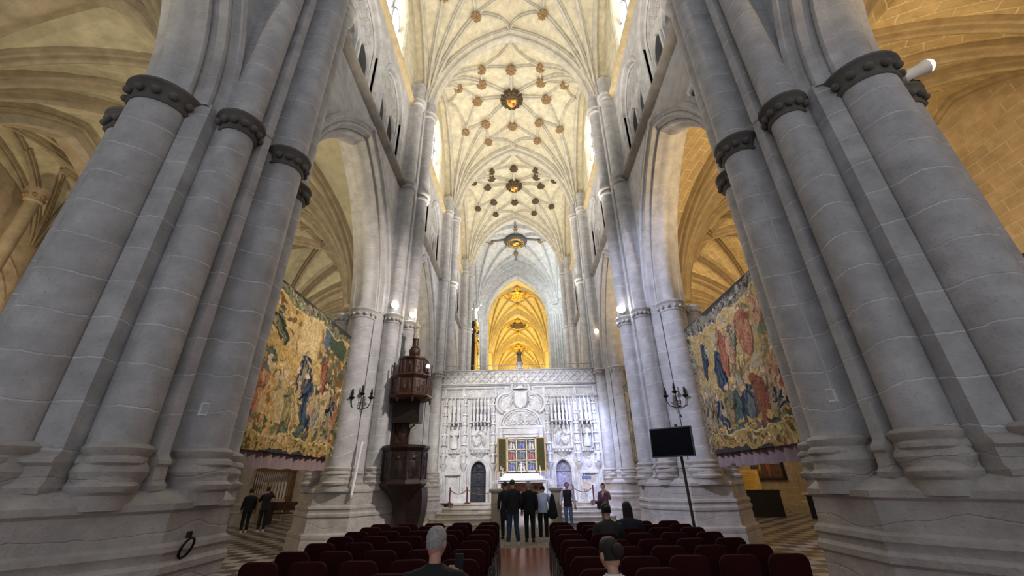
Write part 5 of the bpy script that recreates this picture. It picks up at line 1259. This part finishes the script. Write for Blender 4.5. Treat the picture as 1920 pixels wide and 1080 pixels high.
def hand(m, w, d, side, mi=0, curl=.35):
    d = Vector(d).normalized(); up = Vector((0, 0, 1)) if abs(d.z) < .8 else Vector((0, 1, 0))
    sd = d.cross(up).normalized(); nr = sd.cross(d); w = Vector(w)
    B_ = Matrix((( sd.x, d.x, nr.x, w.x), (sd.y, d.y, nr.y, w.y), (sd.z, d.z, nr.z, w.z), (0, 0, 0, 1)))
    m.ball(B_ @ Vector((0, .045, 0)), (.040, .055, .017), 10, 7, B_.to_3x3().to_4x4(), mi)
    for q, (x, l) in enumerate(((-.030, .066), (-.010, .078), (.010, .074), (.029, .058))):
        m.tube([B_ @ Vector(p) for p in ((x * .9, .07, 0), (x, .09 + l * .3, -.004), (x * 1.05, .09 + l * .65, -.012 - curl * .02), (x * 1.05, .09 + l * .9, -.02 - curl * .04))], [.0095, .009, .008, .006], 6, mi)
    s = side
    m.tube([B_ @ Vector(p) for p in ((s * .028, .02, 0), (s * .052, .045, -.008), (s * .062, .075, -.016), (s * .060, .095, -.022))], [.012, .011, .0095, .007], 6, mi)
def person(label, loc, rz, h, base, top, legs, hair, hairstyle='short', pose=None, skin=None, headyaw=0, headpitch=0, shoes=None, coat=0.0, vest=None, extras=None, girth=1.0, sleeves=True, group=None):
    P = dict(base); P.update(pose or {}); s = h / 1.72
    P = {k: Vector(v) * s for k, v in P.items()}; skin = skin or SKIN
    T = thing('person', label, 'person', loc, rz, group)
    ed = [('pel', 'spi'), ('spi', 'che'), ('che', 'nek'), ('nek', 'hed')]
    arms, lg = [], []
    for S in 'LR':
        arms += [('che', 's' + S), ('s' + S, 'e' + S), ('e' + S, 'w' + S)]; lg += [('pel', 'h' + S), ('h' + S, 'k' + S), ('k' + S, 'a' + S), ('a' + S, 't' + S)]
    rad = dict(pel=.10, spi=.09, che=.085, nek=.050, hed=.056, s=.048, e=.038, w=.027, h=.075, k=.05, a=.036, t=.030)
    R_ = {k: (rad[k] if k in rad else rad[k[0]]) * s for k in P}
    me = skin_mesh(P, ed + arms + lg, R_, 'pel', 1)
    m = MB(); m.add([v.co[:] for v in me.vertices], [tuple(p.vertices) for p in me.polygons]); bpy.data.meshes.remove(me)
    Q = head_mesh(m, P['hed'] + Vector((0, .012, .01)), headyaw, headpitch)
    for S, sg in (('L', 1), ('R', -1)): hand(m, P['w' + S], P['w' + S] - P['e' + S] * .96 - P['w' + S] * .04, sg)
    m.build('body', [skin, HDARK], T, ang=80)
    # garments
    g = girth
    def ring(c, rx, ry, n=20):
        out = []
        for j in range(n):
            q = 2 * PI * j / n; cx, sx_ = math.cos(q), math.sin(q); k = (abs(cx) ** 2.6 + abs(sx_) ** 2.6) ** (-1 / 2.6)
            out.append((c.x + rx * s * cx * k, c.y + ry * s * sx_ * k, c.z))
        return out
    sm = (P['sL'] + P['sR']) / 2; shw = (P['sR'].x - P['sL'].x) / 2 / s; nk = P['nek']; up = lambda v, z: v + Vector((0, 0, z * s))
    secs = [(up(P['pel'], -.12 - coat / s), .172 * g, .130 * g), (up(P['pel'], -.04), .170 * g, .128 * g), (up(P['pel'], .06), .160 * g, .120 * g), (P['spi'], .158 * g, .116 * g), (P['spi'].lerp(P['che'], .6), .174 * g, .122 * g),
            (P['che'], .186 * g, .124 * g), (up(sm, -.03), (shw + .03) * g, .108 * g), (up(sm, .015), (shw + .012) * g, .092 * g), (sm.lerp(nk, .45) + Vector((0, 0, .012 * s)), .115 * g, .078), (sm.lerp(nk, .8) + Vector((0, 0, .012 * s)), .070, .066), (up(nk, .012), .062, .062)]
    def torso(nm, mat, k=1.0, sec=secs):
        m = MB(); m.loft([ring(c, rx * k, ry * k) for c, rx, ry in sec], True, True, False)
        if nm != 'vest':
            for S in 'LR':
                A_, E_, W_ = P['s' + S], P['e' + S], P['w' + S]; sg = -1 if S == 'L' else 1
                pth = [A_ + Vector((-sg * .05 * s, 0, -.02 * s)), A_ + Vector((sg * .008 * s, 0, -.04 * s)), A_.lerp(E_, .35), A_.lerp(E_, .75), E_, E_.lerp(W_, .35), E_.lerp(W_, .75), E_.lerp(W_, .96)]
                rd = [.045, .070, .070, .064, .062, .058, .050, .046]
                m.tube(pth, [r * s * g for r in rd], 12)
        m.build(nm, mat, T, ang=70)
    torso('jacket', top)
    if vest: torso('vest', vest, 1.06, secs[:8] + [(sm.lerp(nk, .5) + Vector((0, 0, .014 * s)), .105, .08)])
    m = MB(); m.loft([ring(c, rx, ry) for c, rx, ry in ((up(P['pel'], -.13), .150, .112), (up(P['pel'], -.04), .160, .118), (up(P['pel'], .05), .152, .112), (up(P['pel'], .10), .14, .10))], True, True, True)
    for S in 'LR':
        H_, K_, A_ = P['h' + S], P['k' + S], P['a' + S]
        m.tube([H_.lerp(P['pel'], .25), H_.lerp(K_, .12), H_.lerp(K_, .5), H_.lerp(K_, .9), K_, K_.lerp(A_, .15), K_.lerp(A_, .5), K_.lerp(A_, .97)], [r * s for r in (.085, .096, .088, .074, .072, .070, .066, .060)], 12)
    m.build('trousers', legs, T, ang=70)
    for S in 'LR':
        m = MB(); a, t = P['a' + S], P['t' + S]; d = (t - a); d.z = 0; d.normalize(); sd = Vector((d.y, -d.x, 0)); b = Vector((a.x, a.y, 0))
        m.loft([[b + d * y * s + sd * x * w_ * s + Vector((0, 0, z * s)) for x, z in ((-1, 0), (1, 0), (1, hz * .6), (.5, hz), (-.5, hz), (-1, hz * .6))] for y, w_, hz in ((-.07, .030, .07), (-.04, .040, .10), (.03, .042, .09), (.10, .046, .06), (.16, .042, .045), (.19, .025, .03))], True, True, True)
        m.build('shoe', shoes or M['black'], T, ang=50)
    # hair
    m = MB(); n, k = 18, 9; rings = []
    back = {'short': -.35, 'bun': -.35, 'long': -1.0, 'bald': -.2}[hairstyle]
    for i in range(k + 1):
        ring = []
        for j in range(n):
            a = 2 * PI * j / n; fr = math.sin(a)
            zmin = -.34 if fr < .1 else (.30 + .25 * fr if fr > .35 else -.05)
            th0 = math.asin(max(-.95, zmin)); th = th0 + (PI / 2 - th0) * i / k
            wv = 1 + .03 * math.sin(j * 3 + i * 2)
            ct = max(math.cos(th), .0) ** .75 * (1 - .12 * (1 - i / k) ** 4); wv = 1 + .035 * math.sin(j * 3 + i * 2) + .02 * math.sin(j * 7 + i * 5); ring.append(Q @ Vector((.085 * wv * ct * math.cos(a), .104 * wv * ct * math.sin(a) - .004, .120 * math.sin(th) + .006)))
        rings.append(ring)
    m.loft(rings, True, False, True)
    if hairstyle == 'bun': m.ball(Q @ Vector((0, -.115, .03)), (.05, .045, .05), 10, 8)
    if hairstyle == 'long':
        rr = [[Q @ Vector((w_ * math.cos(a), -.035 + d_ * math.sin(a), z)) for a in [2 * PI * j / 14 for j in range(14)]] for z, w_, d_ in ((.03, .082, .075), (-.08, .092, .072), (-.17, .095, .06), (-.25, .08, .045), (-.29, .04, .02))]
        m.loft(rr, True, True, True)
    m.build('hair', hair, T, ang=80)
    if extras: extras(T, P, s)
    return T
DK = cloth('navy_black_jacket', (.010, .011, .018)); PUF = cloth('black_puffer', (.008, .008, .009)); JEAN = cloth('blue_jeans', (.035, .055, .115)); BLKT = cloth('black_trousers', (.009, .009, .011))
HDARK = plain('dark_hair', (.014, .010, .008), .5, var=.4, scale=60, bump=.6, bscale=150); HGREY = plain('grey_hair', (.36, .345, .33), .6, var=.3, scale=60, bump=.8, bscale=140); HSALT = plain('salt_pepper_hair', (.10, .095, .09), .6, var=.4, scale=60, bump=.6, bscale=150)
WS = cloth('pale_blue_shirt', (.46, .56, .78), .06); WHITE = cloth('white_sleeves', (.72, .72, .78), .05); PINK = cloth('mauve_padded_coat', (.17, .07, .09)); OLIVE = cloth('dark_olive_jacket', (.022, .024, .020)); NAVY = cloth('dark_navy_jacket', (.012, .014, .026))
TRAIN = plain('pale_trainers', (.55, .52, .48), .6)
person('man in dark jacket and blue jeans standing with his back turned, left of the group', (-.24, 13.1, .012), .12, 1.64, STAND, DK, JEAN, HDARK, headyaw=-.3, headpitch=-.25, pose=dict(wL=(-.16, .14, .92), wR=(.18, .16, .92), aL=(-.15, -.02, .08), tL=(-.18, .12, .035), aR=(.16, 0, .08), tR=(.2, .13, .035)), girth=1.06, shoes=TRAIN)
person('grey haired man in black quilted coat standing beside the man in jeans', (.24, 13.75, .012), 0, 1.58, STAND, PUF, BLKT, HGREY, headpitch=-.2, coat=.05, girth=1.12)
def bag(T, P, s):
    m = MB(); m.loft([[(x * w + .30, y * d - .02, z) for x, y in ((-1, -1), (1, -1), (1, 1), (-1, 1))] for w, d, z in ((.04, .05, 1.22), (.08, .08, 1.05), (.13, .10, .80), (.15, .10, .62), (.06, .05, .55))], True, True, True); m.build('dark_coat_over_arm', BLKT, T)
person('woman in pale blue shirt and black trousers, leaning to look down', (.66, 14.0, .012), -.1, 1.54, STAND, WS, BLKT, HDARK, 'bun', pose=dict(che=(0, .09, 1.26), nek=(-.01, .16, 1.40), hed=(-.01, .23, 1.49), sL=(-.17, .10, 1.35), sR=(.17, .10, 1.35), eL=(-.2, .16, 1.10), wL=(-.08, .3, 1.12), eR=(.24, .14, 1.10), wR=(.28, .2, .95)), headpitch=-.45, shoes=TRAIN, extras=bag)
person('person in dark coat mostly hidden behind the man in jeans', (-.50, 14.5, .012), .2, 1.58, STAND, DK, BLKT, HDARK, headpitch=-.3, coat=.25)
person('person in white trousers and dark top glimpsed between the two men and the woman', (.50, 15.0, .012), 0, 1.46, STAND, BLKT, WHITE, HDARK, headpitch=-.3, shoes=TRAIN)
person('man in dark vest over white sleeves and light jeans, facing the chairs', (1.72, 16.9, .012), PI - .1, 1.52, STAND, WHITE, cloth('light_jeans', (.14, .22, .38)), HSALT, 'short', vest=cloth('dark_vest', (.022, .018, .024)), pose=dict(wL=(-.3, .04, .86), wR=(.3, .04, .86), eL=(-.27, -.02, 1.12), eR=(.27, -.02, 1.12), aL=(-.13, .0, .08), tL=(-.16, .13, .035), aR=(.1, -.08, .08), tR=(.12, .06, .035)), skin=SKIN2, shoes=TRAIN)
def strapbag(T, P, s):
    m = MB(); m.tube([P['sL'] + Vector((.05, .10, .05)), P['spi'] + Vector((0, .17, .05)), P['hR'] + Vector((.06, .17, .12))], .014, 6); m.box(P['hR'].x - .05, P['hR'].x + .17, .12, .22, P['hR'].z - .10, P['hR'].z + .14); m.build('black_shoulder_bag', M['black'], T)
    m = MB(); m.ball(P['che'] + Vector((0, .085 * s, .0)), (.075 * s, .07 * s, .16 * s), 12, 8); m.build('pink_top', cloth('pink_top', (.55, .38, .42), .05), T)
person('woman in open mauve padded coat with a black shoulder bag, right of the steps', (3.05, 16.7, .012), PI - .35, 1.45, STAND, PINK, cloth('rosy_trousers', (.16, .08, .09)), HDARK, 'bun', pose=dict(wL=(-.12, .16, 1.36), eL=(-.25, .08, 1.15)), headyaw=.4, coat=.12, extras=strapbag, girth=1.08)
# left aisle couple
person('person in black jacket, back turned, in the left aisle', (-10.75, 17.7, 0), .75, 1.50, STAND, PUF, BLKT, HDARK, 'short', shoes=TRAIN, girth=1.05)
def phone(T, P, s):
    m = MB(); w = P['wR']; m.box(w.x - .04, w.x + .04, w.y + .10, w.y + .112, w.z, w.z + .15); m.build('phone', plain('phone_lit', (.5, .5, .5), .3), T)
person('person in black raising a phone to photograph, left aisle', (-10.2, 17.9, 0), .65, 1.56, STAND, DK, BLKT, HDARK, 'short', pose=dict(eR=(.26, .14, 1.32), wR=(.14, .34, 1.52), eL=(-.24, .10, 1.18), wL=(-.08, .30, 1.42)), shoes=TRAIN, extras=phone)
# seated
def phone2(T, P, s):
    m = MB(); w = P['wR']; m.box(w.x - .035, w.x + .035, w.y + .07, w.y + .085, w.z + .02, w.z + .15); m.build('phone', M['black'], T)
person('white haired man in black seated near the camera, left block beside the aisle', (-.66, 3.80, .012), .05, 1.70, SIT, BLKT, BLKT, HGREY, pose=dict(eR=(.27, .10, .78), wR=(.16, .30, .92)), headyaw=-.35, headpitch=-.1, skin=SKIN2, extras=phone2)
def dots():
    t = NT('polka_dot_blouse'); t.inp('Roughness', .8); co = t.n('ShaderNodeTexCoord'); v = t.n('ShaderNodeTexVoronoi'); v.inputs['Scale'].default_value = 11; v.inputs['Randomness'].default_value = .55
    t.l(co.outputs['Object'], v.inputs['Vector']); r = t.n('ShaderNodeValToRGB'); r.color_ramp.interpolation = 'CONSTANT'; r.color_ramp.elements[0].color = (.012, .012, .014, 1); r.color_ramp.elements[1].position = .36; r.color_ramp.elements[1].color = (.60, .58, .52, 1)
    t.l(v.outputs['Distance'], r.inputs['Fac']); t.l(r.outputs['Color'], t.p.inputs['Base Color']); return t.m
person('dark haired woman in white blouse with black dots, seated near the camera', (.74, 3.80, .012), .1, 1.56, SIT, dots(), BLKT, HDARK, 'bun', headyaw=.35, headpitch=-.1)
person('dark haired woman in dark olive jacket seated in the right block', (1.45, 7.72, .012), 0, 1.64, SIT, OLIVE, BLKT, HDARK, 'bun', headpitch=-.1)
person('long haired woman in dark navy jacket seated right of the olive jacket', (1.93, 8.3, .012), -.1, 1.62, SIT, NAVY, BLKT, HDARK, 'long', headyaw=.15)
# ---------------------------------------------------------------- camera
F, PITCH, YAW, ROLL = 750.47, .4469, -.0147, -.0190
cp, sp_, cy, sy_ = math.cos(PITCH), math.sin(PITCH), math.cos(YAW), math.sin(YAW)
fw = Vector((sy_ * cp, cy * cp, sp_)); r0 = Vector((cy, -sy_, 0)); u0 = r0.cross(fw)
rt = r0 * math.cos(ROLL) + u0 * math.sin(ROLL); up = -r0 * math.sin(ROLL) + u0 * math.cos(ROLL)
cam = bpy.data.cameras.new('camera'); co = bpy.data.objects.new('camera', cam); COL.objects.link(co)
co.matrix_world = Matrix(((rt.x, up.x, -fw.x, .05), (rt.y, up.y, -fw.y, 0), (rt.z, up.z, -fw.z, 1.65), (0, 0, 0, 1)))
cam.sensor_width = 36; cam.lens = 36 * F / 1920; cam.clip_end = 300; cam.clip_start = .05
SC.camera = co

# ---------------------------------------------------------------- light
w = bpy.data.worlds.new('overcast_sky'); SC.world = w; w.use_nodes = True
bg = w.node_tree.nodes['Background']; bg.inputs[0].default_value = (.80, .87, 1.0, 1); bg.inputs[1].default_value = .50
def lamp(kind, loc, power, col, target=None, size=.3, angle=100, blend=.6, name='lamp'):
    d = bpy.data.lights.new(name, kind); d.energy = power; d.color = col
    if kind == 'SPOT': d.spot_size = math.radians(angle); d.spot_blend = blend; d.shadow_soft_size = size
    elif kind == 'AREA': d.size = size
    else: d.shadow_soft_size = size
    o = bpy.data.objects.new(name, d); COL.objects.link(o); o.location = loc
    if target is not None:
        o.rotation_euler = (Vector(target) - Vector(loc)).to_track_quat('-Z', 'Y').to_euler()
    return o
WARM = (1, .80, .52); AMBER = (1, .74, .42); COOL = (.80, .88, 1.0); NEUT = (1, .93, .82)
for k in (1, 2, 3, 4):
    for s in (-1, 1):
        lamp('SPOT', (s * 2.3, YK(k) + (1.6 if k == 1 else 0), 9.5), 1150 if k < 4 else 500, NEUT, (-s * .8, YK(k) + (3.6 if k < 3 else 2), 23), .4, 110, .8)  # unseen uplights without fixtures, added to brighten the vault evenly
# floods on the screen and the pale pillars
lamp('SPOT', (-3.4, 12.6, 7.3), 2150, (1, .95, .90), (-.6, 20.6, 3.6), .15, 60, .7)
lamp('SPOT', (3.3, 12.5, 7.2), 2000, (.72, .78, 1.0), (1.2, 20.6, 3.2), .15, 60, .7)
lamp('SPOT', (3.9, 18.8, 6.6), 1500, (.42, .50, 1.0), (2.0, 20.6, 1.2), .12, 70, .8)
lamp('SPOT', (4.2, 6.5, 9.2), 3300, (1, .93, .90), (-5.0, 12.4, 4.4), .2, 62, .8)
lamp('SPOT', (-4.2, 6.5, 9.2), 3600, (.62, .69, 1.0), (5.0, 12.4, 4.8), .2, 62, .8)
for s in (-1, 1): lamp('POINT', (s * 1.4, 18.6, 11.0), 130, (.93, .94, 1.0), size=.5); lamp('POINT', (s * 1.2, 27.0, 11.0), 130, (1, .96, .92), size=.5)  # fill points added in mid-air to brighten the far pillars and walls
# aisles
for k in (0, 1, 2, 3):
    yc = (YK(k) + YK(k + 1)) / 2
    lamp('SPOT', (-6.4, YK(k) + 1.3, 6.9), 560, (1, .86, .60), (-10.2, yc + .8, 12.5), .12, 150, .6)
    lamp('SPOT', (6.4, YK(k) + 1.3, 6.9), 950, AMBER, (10.2, yc + .8, 12.5), .12, 150, .6)
    lamp('POINT', (10.5, yc, 5.2), 70, AMBER, size=.3)  # this and the next: added mid-aisle fill, no fixture
    lamp('POINT', (-10.5, yc, 5.2), 26, WARM, size=.3)
lamp('POINT', (-15.6, 8.6, 6.0), 320, WARM, size=.2)  # warm light added to lift the dark chapel
lamp('SPOT', (-5.9, 9.2, 6.3), 150, (1, .82, .52), (-4.8, 8.9, 3.2), .1, 90, .8) if False else None
lamp('SPOT', (-3.2, 6.2, 7.2), 80, (1, .80, .50), (-4.77, 8.4, 3.9), .15, 60, .8)
lamp('SPOT', (3.2, 6.2, 7.2), 45, (1, .84, .62), (4.77, 8.6, 3.7), .15, 60, .8)
# crossing and chancel
lamp('POINT', (3.4, 33.2, 17), 620, (.80, .92, 1.0), size=.6)
lamp('POINT', (-3.4, 33.2, 15), 430, (.95, .95, 1.0), size=.6)
for j in range(3):
    lamp('POINT', (0, 42.0 + 8 * j, 13.0), 1150 - 150 * j, (1, .78, .36), size=.4)

# ---------------------------------------------------------------- view
SC.view_settings.view_transform = 'Standard'; SC.view_settings.look = 'None'; SC.view_settings.gamma = 1
SC.view_settings.exposure = 0.28
SC.view_settings.use_curve_mapping = False
SC.cycles.use_denoising = True
SC.cycles.max_bounces = 8; SC.cycles.diffuse_bounces = 4; SC.cycles.glossy_bounces = 2; SC.cycles.sample_clamp_indirect = 6
